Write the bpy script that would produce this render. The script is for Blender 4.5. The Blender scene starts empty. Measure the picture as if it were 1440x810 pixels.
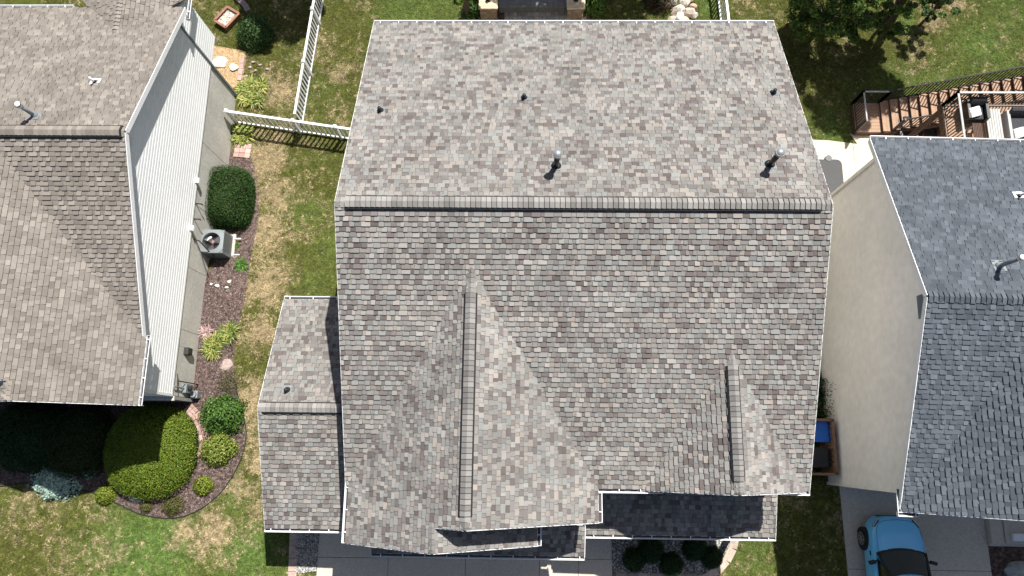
import bpy, bmesh, math, random
import numpy as np
from mathutils import Vector, Matrix
random.seed(7); RNG = np.random.default_rng(11)
sc = bpy.context.scene
COL = sc.collection

# ------------------------------------------------------------------ camera
F_PX, TILT, ROLL, YAW, CAM_H = 995.15, 0.22265, -0.08130, 0.09151, 27.0
ct, st = math.cos(TILT), math.sin(TILT); cr, sr = math.cos(ROLL), math.sin(ROLL); cy, sy = math.cos(YAW), math.sin(YAW)
_R0 = Vector((1, 0, 0)); _U0 = Vector((0, ct, st)); _F0 = Vector((0, st, -ct))
_M = Matrix(((cy, -sy, 0), (sy, cy, 0), (0, 0, 1)))
CR = _M @ (cr*_R0 + sr*_U0); CU = _M @ (-sr*_R0 + cr*_U0); CF = _M @ _F0
cam_d = bpy.data.cameras.new('camera'); cam = bpy.data.objects.new('camera', cam_d); COL.objects.link(cam)
cam.matrix_world = Matrix(((CR.x, CU.x, -CF.x, 0), (CR.y, CU.y, -CF.y, 0), (CR.z, CU.z, -CF.z, CAM_H), (0, 0, 0, 1)))
cam_d.sensor_width = 36; cam_d.lens = F_PX*36/1440; cam_d.clip_end = 2000; cam_d.clip_start = .1
sc.camera = cam
# ------------------------------------------------------------------ light
SUN = Vector((.295, .51, 1.0)).normalized()
elev = math.asin(SUN.z); azim = math.atan2(SUN.x, SUN.y)
w = bpy.data.worlds.new('World'); sc.world = w; w.use_nodes = True
nt = w.node_tree; sky = nt.nodes.new('ShaderNodeTexSky'); sky.sky_type = 'NISHITA'; sky.sun_disc = False
sky.sun_elevation = elev; sky.sun_rotation = azim; sky.dust_density = 2.0; sky.air_density = .9
bg = nt.nodes['Background']; bg.inputs[1].default_value = .056; nt.links.new(sky.outputs[0], bg.inputs[0])
sl = bpy.data.lights.new('sun', 'SUN'); sl.energy = 5.0; sl.angle = math.radians(.53); sl.color = (1, .965, .9)
so = bpy.data.objects.new('sun', sl); COL.objects.link(so); so.rotation_euler = (-SUN).to_track_quat('-Z', 'Y').to_euler(); so.location = (10, 20, 60)
sc.view_settings.view_transform = 'Standard'; sc.view_settings.look = 'None'; sc.view_settings.gamma = 1; sc.view_settings.exposure = 0.67
sc.render.engine = 'CYCLES'

# ------------------------------------------------------------------ photo pixel -> place
def ray(u, v): return (u-720)/F_PX*CR + (405-v)/F_PX*CU + CF
def P(u, v, z):
    d = ray(u, v); s = (z-CAM_H)/d.z; return Vector((d.x*s, d.y*s, z))
_ys = np.arange(-60, 80.01, .5)
_ts = np.clip((_ys-5.5)/6.0, 0, 1); _ts = _ts*_ts*(3-2*_ts)
def ZG(x, y):
    t = np.interp(y, _ys, _ts); return (1-t)*(.65-.0555*np.clip(np.asarray(x)+12, 0, 23.5))-.3*t
def zg(x, y): return float(ZG(x, y))
def Pg(u, v, h=0.0):
    z = .2
    for _ in range(14): p = P(u, v, z); z = zg(p.x, p.y)+h
    return P(u, v, z)
def hit(u, v, f):
    z = 5.
    for _ in range(40): p = P(u, v, z); z = f(p.x, p.y)
    return P(u, v, z)

# ------------------------------------------------------------------ materials
MATS = {}
def mat(name, base, rough=.8, var=.0, scale=6., bump=0., bscale=60., metal=0., attr=False, coat=0., trans=0., base2=None, spec=.5, fine=None):
    """procedural material: base colour (or the mesh colour attribute) varied by two noises, plus fine relief"""
    m = bpy.data.materials.new(name); m.use_nodes = True; n = m.node_tree; b = n.nodes['Principled BSDF']
    b.inputs['Roughness'].default_value = rough; b.inputs['Metallic'].default_value = metal
    b.inputs['Specular IOR Level'].default_value = spec
    if coat: b.inputs['Coat Weight'].default_value = coat; b.inputs['Coat Roughness'].default_value = .05
    tc = n.nodes.new('ShaderNodeTexCoord')
    if attr:
        a = n.nodes.new('ShaderNodeAttribute'); a.attribute_name = 'col'; src = a.outputs['Color']
    else:
        rgb = n.nodes.new('ShaderNodeRGB'); rgb.outputs[0].default_value = (*base, 1); src = rgb.outputs[0]
    if base2:
        nz = n.nodes.new('ShaderNodeTexNoise'); nz.inputs['Scale'].default_value = scale; nz.inputs['Detail'].default_value = 6
        nz.inputs['Roughness'].default_value = .65; n.links.new(tc.outputs['Object'], nz.inputs['Vector'])
        rp = n.nodes.new('ShaderNodeValToRGB'); rp.color_ramp.elements[0].position = .35; rp.color_ramp.elements[1].position = .65
        n.links.new(nz.outputs[0], rp.inputs[0]); mx = n.nodes.new('ShaderNodeMix'); mx.data_type = 'RGBA'
        n.links.new(rp.outputs[0], mx.inputs['Factor']); n.links.new(src, mx.inputs[6]); mx.inputs[7].default_value = (*base2, 1); src = mx.outputs[2]
    if var:
        for sca, amt in ((scale, var), (fine or bscale, var*1.1)):
            nz = n.nodes.new('ShaderNodeTexNoise'); nz.inputs['Scale'].default_value = sca; nz.inputs['Detail'].default_value = 4
            n.links.new(tc.outputs['Object'], nz.inputs['Vector'])
            mr = n.nodes.new('ShaderNodeMapRange'); mr.inputs[1].default_value = .3; mr.inputs[2].default_value = .7
            mr.inputs[3].default_value = 1-amt; mr.inputs[4].default_value = 1+amt; n.links.new(nz.outputs[0], mr.inputs[0])
            ml = n.nodes.new('ShaderNodeMix'); ml.data_type = 'RGBA'; ml.blend_type = 'MULTIPLY'; ml.inputs['Factor'].default_value = 1
            n.links.new(src, ml.inputs[6]); n.links.new(mr.outputs[0], ml.inputs[7]); src = ml.outputs[2]
    n.links.new(src, b.inputs['Base Color'])
    if bump:
        nz = n.nodes.new('ShaderNodeTexNoise'); nz.inputs['Scale'].default_value = bscale; nz.inputs['Detail'].default_value = 3
        n.links.new(tc.outputs['Object'], nz.inputs['Vector'])
        bp = n.nodes.new('ShaderNodeBump'); bp.inputs['Strength'].default_value = bump; bp.inputs['Distance'].default_value = .02
        n.links.new(nz.outputs[0], bp.inputs['Height']); n.links.new(bp.outputs[0], b.inputs['Normal'])
    if trans:
        tr = n.nodes.new('ShaderNodeBsdfTranslucent'); n.links.new(src, tr.inputs[0]); ms = n.nodes.new('ShaderNodeMixShader')
        ms.inputs[0].default_value = trans; n.links.new(b.outputs[0], ms.inputs[1]); n.links.new(tr.outputs[0], ms.inputs[2])
        n.links.new(ms.outputs[0], n.nodes['Material Output'].inputs['Surface'])
    MATS[name] = m; return m
mat('shingle', (.3, .3, .3), .95, .13, 1.1, .35, 140, attr=True, fine=70, spec=.25)
mat('roof_deck', (.10, .095, .09), .9, .1)
mat('vent_black', (.012, .012, .013), .6)
mat('white_trim', (.78, .79, .80), .45, .05, 2, fine=9)
mat('white_siding', (.87, .88, .89), .5, .035, .6, fine=5)
mat('beige_siding', (.85, .825, .79), .6, .05, .5, fine=4)
mat('tan_siding', (.78, .745, .70), .6, .04, .7)
mat('foundation', (.50, .485, .44), .9, .12, .8, .15, 40, fine=12)
mat('concrete', (.55, .495, .42), .9, .14, .5, .25, 60, base2=(.46, .415, .355), fine=17)
mat('pale_concrete', (.56, .50, .41), .9, .10, .8, .2, 60, fine=14)
mat('paver_grey', (.28, .265, .25), .9, .18, 2.5, .3, 60)
mat('glass_dark', (.015, .018, .022), .05, coat=.6)
mat('black_metal', (.018, .017, .017), .45, .1)
mat('dark_paint', (.03, .03, .032), .5)
mat('galvanized', (.27, .28, .30), .45, .10, 5, metal=.35)
mat('ac_grey', (.20, .225, .235), .5, .08, 4, metal=.2)
mat('steel', (.5, .5, .5), .3, metal=.9)
mat('copper_tag', (.45, .28, .25), .5)
mat('lawn_soil', (.1, .1, .05), 1., .22, 2.5, .8, 35, attr=True, fine=22, spec=.1)
mat('grass_blade', (.1, .15, .04), .8, attr=True, trans=.22, spec=.15)
mat('leaf', (.05, .1, .03), .6, attr=True, trans=.22, spec=.3)
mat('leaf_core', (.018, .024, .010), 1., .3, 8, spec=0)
mat('bark', (.09, .065, .045), .95, .3, 12, .5, 40)
mat('mulch_base', (.06, .042, .036), 1., .4, 9, .8, 40, base2=(.125, .09, .078), spec=.1)
mat('pebble_base', (.36, .25, .14), 1., .3, 20, .8, 60, spec=.1)
mat('gravel_base', (.13, .125, .12), 1., .4, 20, .8, 60, spec=.1)
mat('chip', (.12, .08, .07), 1., .2, 6, attr=True, spec=.1)
mat('stone', (.3, .3, .3), .9, .18, 5, .4, 30, attr=True)
mat('edging_black', (.015, .015, .015), .7)
mat('brick_pink', (.36, .23, .19), .9, .15, 8, .3, 50, attr=True)
mat('wood_brown', (.075, .036, .022), .75, .22, 5, .2, 30)
mat('deck_board', (.35, .225, .15), .8, .12, 5, .2, 40)
mat('wood_tan', (.20, .12, .075), .8, .22, 5, .2, 30)
mat('car_blue', (.17, .62, 1.0), .35, coat=.5)
mat('car_trim', (.012, .012, .013), .5)
mat('tyre', (.015, .015, .015), .9)
mat('bin_blue', (.01, .13, .55), .45, .08, 4)
mat('bin_dark', (.012, .013, .017), .5, .1, 4)
mat('cover_grey', (.032, .033, .035), .65, .12, 3)
mat('furn_grey', (.42, .42, .41), .8, .1, 4)
mat('cushion_dark', (.04, .042, .05), .9, .15, 6)
mat('cushion_white', (.78, .78, .77), .85, .06, 5)
mat('louver', (.30, .31, .32), .6)
mat('rust_box', (.26, .12, .08), .7, .25, 7)

# ------------------------------------------------------------------ mesh helpers
class MB:
    def __init__(s): s.v = []; s.f = []; s.c = []
    def face(s, pts, col=None):
        i = len(s.v); s.v += [tuple(p) for p in pts]; s.f.append(tuple(range(i, i+len(pts)))); s.c.append(col)
    def add(s, vs, fs, col=None):
        i = len(s.v); s.v += [tuple(p) for p in vs]
        for f in fs: s.f.append(tuple(i+k for k in f)); s.c.append(col)
        return s
    def box(s, x0, x1, y0, y1, z0, z1, col=None):
        return s.add([(x0,y0,z0),(x1,y0,z0),(x1,y1,z0),(x0,y1,z0),(x0,y0,z1),(x1,y0,z1),(x1,y1,z1),(x0,y1,z1)],
              [(3,2,1,0),(4,5,6,7),(0,1,5,4),(1,2,6,5),(2,3,7,6),(3,0,4,7)], col)
    def obox(s, c, ax, ay, az, col=None):
        c, ax, ay, az = Vector(c), Vector(ax), Vector(ay), Vector(az)
        vs = [c+i*ax+j*ay+k*az for k in (-1, 1) for (i, j) in ((-1,-1),(1,-1),(1,1),(-1,1))]
        fs = [(3,2,1,0),(4,5,6,7),(0,1,5,4),(1,2,6,5),(2,3,7,6),(3,0,4,7)]
        if ax.cross(ay).dot(az) < 0: fs = [f[::-1] for f in fs]
        return s.add(vs, fs, col)
    def bar(s, p0, p1, wd, th, up=(0, 0, 1), col=None):
        """a rectangular bar from p0 to p1, wd wide across, th along 'up'"""
        p0, p1 = Vector(p0), Vector(p1); d = (p1-p0); u = Vector(up); a = d.cross(u)
        if a.length < 1e-6: a = d.cross(Vector((1, 0, 0)))
        a.normalize(); u = a.cross(d).normalized()
        return s.obox((p0+p1)/2, d/2, a*wd/2, u*th/2, col)
    def tube(s, pts, rads, seg=10, cap=True, col=None):
        pts = [Vector(p) for p in pts]; n = len(pts); base = len(s.v)
        if not hasattr(rads, '__len__'): rads = [rads]*n
        for i, p in enumerate(pts):
            d = (pts[min(i+1, n-1)]-pts[max(i-1, 0)]).normalized()
            a = d.cross(Vector((0, 0, 1)) if abs(d.z) < .9 else Vector((1, 0, 0))).normalized(); b = d.cross(a)
            for k in range(seg):
                t = 2*math.pi*k/seg; s.v.append(tuple(p+rads[i]*(math.cos(t)*a+math.sin(t)*b)))
        for i in range(n-1):
            for k in range(seg):
                k2 = (k+1) % seg; s.f.append((base+i*seg+k, base+(i+1)*seg+k, base+(i+1)*seg+k2, base+i*seg+k2)); s.c.append(col)
        if cap:
            s.f.append(tuple(base+k for k in range(seg))); s.c.append(col)
            s.f.append(tuple(base+(n-1)*seg+k for k in range(seg-1, -1, -1))); s.c.append(col)
        return s
    def prism(s, poly, z0, z1, col=None):
        """upright prism over a polygon (counter-clockwise)"""
        n = len(poly); vs = [(p[0], p[1], z0) for p in poly]+[(p[0], p[1], z1) for p in poly]
        fs = [tuple(range(n-1, -1, -1)), tuple(range(n, 2*n))]+[(i, (i+1) % n, n+(i+1) % n, n+i) for i in range(n)]
        return s.add(vs, fs, col)
    def build(s, name, material, parent=None, smooth=False, bevel=0):
        me = bpy.data.meshes.new(name); me.from_pydata(s.v, [], s.f)
        if any(c is not None for c in s.c):
            at = me.attributes.new('col', 'FLOAT_COLOR', 'FACE'); arr = np.ones((len(s.f), 4), np.float32)
            for i, c in enumerate(s.c):
                if c is not None: arr[i, :3] = c
            at.data.foreach_set('color', arr.ravel())
        me.materials.append(MATS[material]); me.update()
        if smooth: me.polygons.foreach_set('use_smooth', [True]*len(me.polygons))
        return link(name, me, parent, bevel)
def link(name, me, parent=None, bevel=0):
    o = bpy.data.objects.new(name, me); COL.objects.link(o)
    if parent is not None: attach(o, parent)
    if bevel:
        m = o.modifiers.new('bevel', 'BEVEL'); m.width = bevel; m.segments = 2; m.limit_method = 'ANGLE'
    return o
def wm(o):
    m = Matrix.LocRotScale(o.location, o.rotation_euler, o.scale)
    return wm(o.parent) @ o.matrix_parent_inverse @ m if o.parent else m
def attach(o, parent): o.parent = parent; o.matrix_parent_inverse = wm(parent).inverted()
def np_mesh(name, V, F, cols, material, parent=None):
    """big mesh out of numpy arrays: V (n,3), F (m,k), cols (m,3)"""
    me = bpy.data.meshes.new(name); m, k = F.shape
    me.vertices.add(len(V)); me.vertices.foreach_set('co', np.asarray(V, np.float32).ravel())
    me.loops.add(m*k); me.loops.foreach_set('vertex_index', np.asarray(F, np.int32).ravel())
    me.polygons.add(m); me.polygons.foreach_set('loop_start', np.arange(0, m*k, k, dtype=np.int32))
    me.polygons.foreach_set('loop_total', np.full(m, k, np.int32)); me.update(calc_edges=True)
    if cols is not None:
        at = me.attributes.new('col', 'FLOAT_COLOR', 'FACE'); arr = np.ones((m, 4), np.float32); arr[:, :3] = cols
        at.data.foreach_set('color', arr.ravel())
    me.materials.append(MATS[material]); return link(name, me, parent)
def jit(c, lo=.8, hi=1.2, r=random):
    k = r.uniform(lo, hi); return tuple(x*k for x in c)
def tag(o, label, cat, group=None):
    o['label'] = label; o['category'] = cat
    if group: o['group'] = group
    return o
def thing(name, label, cat, loc, group=None, rz=0.):
    o = bpy.data.objects.new(name, None); COL.objects.link(o); o.location = loc; o.rotation_euler = (0, 0, rz); o.empty_display_size = .2
    return tag(o, label, cat, group)
def structure(o, kind='structure'): o['kind'] = kind; return o
def rot_about(o, piv, ang):
    """turn a finished thing (unrotated Empty with parts) about a point"""
    p = Vector(piv); d = Vector(o.location)-p; c, s = math.cos(ang), math.sin(ang)
    o.location = (p.x+c*d.x-s*d.y, p.y+s*d.x+c*d.y, o.location.z); o.rotation_euler = (0, 0, ang)
def inpoly(X, Y, poly):
    r = np.zeros(len(X), bool); n = len(poly); j = n-1
    for i in range(n):
        xi, yi = poly[i][0], poly[i][1]; xj, yj = poly[j][0], poly[j][1]
        c = ((yi > Y) != (yj > Y)); dy = (yj-yi) if yj != yi else 1e-9
        r ^= c & (X < (xj-xi)*(Y-yi)/dy+xi); j = i
    return r
def smooth_poly(pts, n=6):
    """closed Catmull-Rom through the points"""
    out = []; m = len(pts)
    for i in range(m):
        a, b, c, d = [Vector((p[0], p[1])) for p in (pts[i-1], pts[i], pts[(i+1) % m], pts[(i+2) % m])]
        for k in range(n):
            t = k/n; out.append(.5*((2*b)+(c-a)*t+(2*a-5*b+4*c-d)*t*t+(3*b-a-3*c+d)*t**3))
    return out
def drape(name, poly, dz, material, kind='structure', thick=0., parent=None):
    """a sheet (or slab) laid on the terrain"""
    bm = bmesh.new(); vs = [bm.verts.new((p[0], p[1], 0)) for p in poly]; f = bm.faces.new(vs); f.normal_update()
    if f.normal.z < 0: f.normal_flip()
    bmesh.ops.triangulate(bm, faces=bm.faces[:])
    for y in np.arange(5.0, 12.01, .5):
        bmesh.ops.bisect_plane(bm, geom=bm.verts[:]+bm.edges[:]+bm.faces[:], plane_co=(0, float(y), 0), plane_no=(0, 1, 0))
    for x in np.arange(-20.0, 20.01, 1.):
        bmesh.ops.bisect_plane(bm, geom=bm.verts[:]+bm.edges[:]+bm.faces[:], plane_co=(float(x) if x != 12 else 11.5, 0, 0), plane_no=(1, 0, 0))
    for v in bm.verts: v.co.z = zg(v.co.x, v.co.y)+dz
    if thick:
        ed = [e for e in bm.edges if e.is_boundary]; r = bmesh.ops.extrude_edge_only(bm, edges=ed)
        for g in r['geom']:
            if isinstance(g, bmesh.types.BMVert): g.co.z -= thick
    bmesh.ops.recalc_face_normals(bm, faces=bm.faces[:])
    if sum(f.normal.z for f in bm.faces) < 0: bmesh.ops.reverse_faces(bm, faces=bm.faces[:])
    me = bpy.data.meshes.new(name); bm.to_mesh(me); bm.free(); me.materials.append(MATS[material])
    o = link(name, me, parent)
    if kind: o['kind'] = kind
    return o

# value noise for colours laid out in the place itself
_tab = RNG.random((256, 256))
def vnoise(x, y, s):
    x = np.asarray(x)*s+1000; y = np.asarray(y)*s+1000; xi = np.floor(x).astype(int); yi = np.floor(y).astype(int); fx = x-xi; fy = y-yi
    fx = fx*fx*(3-2*fx); fy = fy*fy*(3-2*fy); g = lambda a, b: _tab[a % 256, b % 256]
    return (g(xi, yi)*(1-fx)+g(xi+1, yi)*fx)*(1-fy)+(g(xi, yi+1)*(1-fx)+g(xi+1, yi+1)*fx)*fy
def fnoise(x, y, s): return (vnoise(x, y, s)+.55*vnoise(x, y, s*2.1)+.3*vnoise(x, y, s*4.3))/1.85

# ------------------------------------------------------------------ ground
def G(pts, h=0.): return [Pg(u, v, h) for u, v in pts]
bed_px = [(298,372),(310,300),(290,225),(352,218),(364,300),(356,345),(350,380),(345,420),(335,460),(330,500),(331,540),(344,590),(346,620),(335,655),(313,690),(285,714),(255,727),(225,728),(195,722),(165,708),(120,690),(80,694),(38,680),(0,684),(-60,690),(-60,540),(200,540),(265,552),(262,520),(275,450),(283,395)]
BED = G(bed_px)
PEBBLE = G([(285,62),(346,72),(345,84),(341,116),(322,128),(290,95)])
BRICKPAD = G([(326,200),(357,201),(352,226),(326,222)])
DRIVE_L = [(-7.35,-1.5), (3.15,-1.5), (3.22,-9.5), (-7.35,-9.5)]
STRIP_G = [Pg(417,740), Vector((-7.36, -2.3, 0)), Vector((-7.36, -4.35, 0)), Pg(416,806)]
PORCH_BED = [(3.17,-.8), (7.0,-.8), *G([(1030,762),(1028,775),(1020,790),(1008,803)]), (6.3,-4.75), (3.2,-4.75)]
DRIVE_R = [(11.75,-.9), (16.95,-.9), (16.95,-9.5), (11.85,-9.5)]
PATIO_B = [*G([(1120,196),(1165,198),(1205,203)]), (13.3,12.75), (19.5,12.75), (19.5,9.0), (9.0,9.0)]
HOUSES = [[(-5,-2.5),(8,-2.5),(8,13.9),(-5,13.9)], [(-8.1,-2.4),(-5,-2.4),(-5,4.7),(-8.1,4.7)], [(-26,1.4),(-12.3,1.4),(-12.3,14.4),(-26,14.4)], [(11.4,-1.2),(26,-1.2),(26,9.9),(11.5,9.9)]]
FIRE_PATIO = [(-2.6,16.5),(2.9,16.5),(2.9,20.5),(-2.6,20.5)]
ENCL = [P(1137,590,1.6), P(1172,593,1.6), P(1177,667,1.6), P(1135,664,1.6)]
EXCL = [BED, PEBBLE, BRICKPAD, DRIVE_L, STRIP_G, PORCH_BED, DRIVE_R, PATIO_B, FIRE_PATIO, [(16.9,-9),(22,-9),(22,-1),(16.9,-1)]]+HOUSES

DRY = [(372,225,34,1.),(392,275,30,.9),(372,330,34,1.),(376,400,36,1.),(362,470,32,.9),(352,560,34,.9),(372,640,34,.9),(345,700,30,.8),(305,745,36,.9),(258,752,22,.9),(395,125,30,.7),(352,118,30,.6),(395,190,24,.6),(140,770,60,.35),(60,720,50,.3),(380,700,24,.7),(1310,22,24,.9),(1345,10,24,.6),(1290,75,22,.5),(1010,0,20,.3),(455,60,20,.3),(480,105,18,.5),(1050,2,22,.6),(1180,60,26,.4),(440,330,25,.25),(20,740,40,.3)]
LUSH = [(200,775,70,1.),(235,742,40,.9),(330,705,26,.7),(350,775,40,1.),(150,720,30,.5),(1275,28,14,1.),(1170,180,30,.8),(1000,5,25,.9),(600,10,70,.7),(450,120,22,.3),(430,300,30,.5),(460,350,30,.5),(440,400,30,.5),(1065,790,40,.5),(1380,60,60,.7),(1250,130,50,.6),(1420,20,50,.6),(1330,110,40,.5)]
DRYW = [(Pg(u, v), r*.0272, a) for u, v, r, a in DRY]; LUSHW = [(Pg(u, v), r*.0272, a) for u, v, r, a in LUSH]
def lawn_color(X, Y, hard=None):
    dry = np.zeros(len(X)); lush = np.zeros(len(X))
    for p, r, a in DRYW: dry = np.maximum(dry, a*np.exp(-((X-p.x)**2+(Y-p.y)**2)/(2*(r*.8)**2)))
    for p, r, a in LUSHW: lush = np.maximum(lush, a*np.exp(-((X-p.x)**2+(Y-p.y)**2)/(2*(r*.8)**2)))
    n1 = fnoise(X, Y, .5); n2 = fnoise(X+31, Y-17, 1.7); n3 = fnoise(X-7, Y+53, 5.)
    dry = np.clip(dry*1.15+(n2-.5)*1.0+(n3-.5)*1.3+(n1-.5)*.5+.0-lush*.3, 0, 1)
    if hard is not None: dry = np.where(hard < dry, 1., .06)          # each tuft is either green or straw
    lush = np.clip(lush+(n1-.5)*.6, 0, 1)
    g = np.outer(1-lush, (.102, .115, .023))+np.outer(lush, (.112, .185, .040))
    d = np.array((.40, .315, .19)); dd = (dry*.92)[:, None]
    return g*(1-dd)+d*dd
# one sheet to the horizon: fine cells near the houses, big ones beyond
xs = np.concatenate([[-600, -200, -80, -40], np.arange(-24, 24.01, .2), [40, 80, 200, 600]])
ysg = np.concatenate([[-600, -200, -60, -20], np.arange(-8, 26.01, .25), [40, 80, 200, 600]])
XX, YY = np.meshgrid(xs, ysg); ZZ = ZG(XX, YY)
nx = len(xs); idx = np.arange(nx*len(ysg)).reshape(len(ysg), nx)
Fq = np.stack([idx[:-1, :-1], idx[:-1, 1:], idx[1:, 1:], idx[1:, :-1]], -1).reshape(-1, 4)
V = np.stack([XX, YY, ZZ], -1).reshape(-1, 3); cen = V[Fq].mean(1)
structure(np_mesh('lawn_ground', V, Fq, lawn_color(cen[:, 0], cen[:, 1])*.62, 'lawn_soil'))
# grass blades
N = 420000
gx_ = RNG.uniform(-21.5, 22.5, N); gy_ = RNG.uniform(-5.8, 21.3, N); gz_ = ZG(gx_, gy_)
crn, cun, cfn = (np.array(q) for q in (CR, CU, CF)); D = np.stack([gx_, gy_, gz_-CAM_H], -1); dep = D@cfn
uu = 720+F_PX*(D@crn)/dep; vv = 405-F_PX*(D@cun)/dep
keep = (uu > -40) & (uu < 1480) & (vv > -40) & (vv < 850)
for pl in EXCL: keep &= ~inpoly(gx_, gy_, pl)
gx_, gy_, gz_ = gx_[keep], gy_[keep], gz_[keep]; n = len(gx_); NB = 5
col = lawn_color(gx_, gy_, RNG.random(n)*.9+.1*fnoise(gx_, gy_, 9.))*(.45+1.15*RNG.random((n, 1)))*(.6+.8*fnoise(gx_, gy_, 7.))[:, None]
A = RNG.uniform(0, 2*np.pi, (n, NB)); L = RNG.uniform(.04, .10, (n, NB)); Wd = RNG.uniform(.008, .017, (n, NB)); Hh = RNG.uniform(.015, .05, (n, NB))
bx = gx_[:, None]+RNG.normal(0, .02, (n, NB)); by = gy_[:, None]+RNG.normal(0, .02, (n, NB)); bz = gz_[:, None]+0*bx
V = np.empty((n, NB, 3, 3)); ca, sa = np.cos(A), np.sin(A)
V[:, :, 0] = np.stack([bx-sa*Wd, by+ca*Wd, bz], -1); V[:, :, 1] = np.stack([bx+sa*Wd, by-ca*Wd, bz], -1); V[:, :, 2] = np.stack([bx+ca*L, by+sa*L, bz+Hh], -1)
structure(np_mesh('grass', V.reshape(-1, 3), np.arange(n*NB*3).reshape(-1, 3), np.repeat(col, NB, 0), 'grass_blade'), 'stuff')['label'] = 'short lawn grass, green with dry straw patches'

structure(drape('mulch_bed', smooth_poly(BED, 3), .012, 'mulch_base'))
structure(drape('pebble_bed', PEBBLE, .016, 'pebble_base'))
def clip_poly(poly, ax, val, keep_less):
    out = []; n = len(poly); ins = lambda p: (p[ax] <= val) == keep_less or p[ax] == val
    for i in range(n):
        a, b = poly[i], poly[(i+1) % n]
        if ins(a): out.append((a[0], a[1]))
        if ins(a) != ins(b):
            t = (val-a[ax])/(b[ax]-a[ax]); out.append((a[0]+(b[0]-a[0])*t, a[1]+(b[1]-a[1])*t))
    return out
def slabs(name, poly, cuts_x, cuts_y, dz, material, parts='concrete_slab'):
    """a hard surface whose slabs are pieces of their own with open joints between them"""
    o = drape(name, poly, .006, 'mulch_base')
    X = [-99]+cuts_x+[99]; Y = [-99]+cuts_y+[99]
    for i in range(len(X)-1):
        for j in range(len(Y)-1):
            pl = [(p[0], p[1]) for p in poly]
            for ax, val, less in ((0, X[i]+.008, False), (0, X[i+1]-.008, True), (1, Y[j]+.008, False), (1, Y[j+1]-.008, True)):
                if pl: pl = clip_poly(pl, ax, val, less)
            if len(pl) >= 3: drape(parts, pl, dz, material, None, .06, o)
    return o
slabs('driveway', DRIVE_L, [-4.85, -2.1, .55, 1.95], [-6.3, -3.9], .035, 'concrete')
slabs('neighbour_driveway', DRIVE_R, [14.25], [-6.8, -4.17], .035, 'concrete')
slabs('back_patio', PATIO_B, [13.35, 16.4], [10.8], .04, 'pale_concrete')
structure(drape('gravel_bed', PORCH_BED, .014, 'gravel_base')); structure(drape('gravel_strip', STRIP_G, .05, 'gravel_base'))

def scatter(name, poly, n, size, cols, z0=.02, flat=.35, parent=None, material='chip', label=None, avoid=()):
    """loose chips or pebbles: thousands of little tetra-like chunks"""
    x0, x1 = min(p[0] for p in poly), max(p[0] for p in poly); y0, y1 = min(p[1] for p in poly), max(p[1] for p in poly)
    X = RNG.uniform(x0, x1, n); Y = RNG.uniform(y0, y1, n); k = inpoly(X, Y, poly)
    for a in avoid: k &= ~inpoly(X, Y, a)
    X, Y = X[k], Y[k]; n = len(X); Z = ZG(X, Y)+z0
    S = size*RNG.uniform(.5, 1.4, n); A = RNG.uniform(0, 6.28, n); asp = RNG.uniform(.45, 1, n)
    V = np.empty((n, 5, 3))
    for q in range(4):
        t = A+q*np.pi/2+RNG.uniform(-.3, .3, n); r = S*(asp if q % 2 else 1)
        V[:, q] = np.stack([X+r*np.cos(t), Y+r*np.sin(t), Z+RNG.uniform(-.2, .3, n)*S*flat], -1)
    V[:, 4] = np.stack([X+RNG.normal(0, .2, n)*S, Y+RNG.normal(0, .2, n)*S, Z+S*flat*RNG.uniform(.6, 1.6, n)], -1)
    b = np.arange(n)[:, None]*5; F = np.concatenate([b+np.array([[q, (q+1) % 4, 4]]) for q in range(4)], 0)
    c = np.array(cols)[RNG.integers(0, len(cols), n)]*RNG.uniform(.7, 1.3, (n, 1))
    o = structure(np_mesh(name, V.reshape(-1, 3), F, np.tile(c, (4, 1)), material, parent), 'stuff')
    if label: o['label'] = label
    return o
scatter('mulch_chips', smooth_poly(BED, 3), 60000, .022, [(.18,.135,.125),(.11,.078,.072),(.26,.20,.185),(.06,.04,.035),(.20,.165,.17)], label='purple brown bark mulch in the garden bed')
scatter('pea_gravel', PEBBLE, 12000, .016, [(.46,.30,.15),(.52,.38,.22),(.38,.24,.12),(.55,.45,.32)], .02, .6, label='orange tan pea gravel pad')
GC = [(.30,.29,.27),(.20,.195,.19),(.42,.40,.37),(.13,.13,.13),(.5,.48,.45)]
scatter('bed_gravel', PORCH_BED, 13000, .032, GC, .02, .7, label='grey river gravel in front of the porch')
scatter('strip_gravel', STRIP_G, 4200, .032, GC, .055, .7, label='grey gravel strip beside the driveway')

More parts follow.
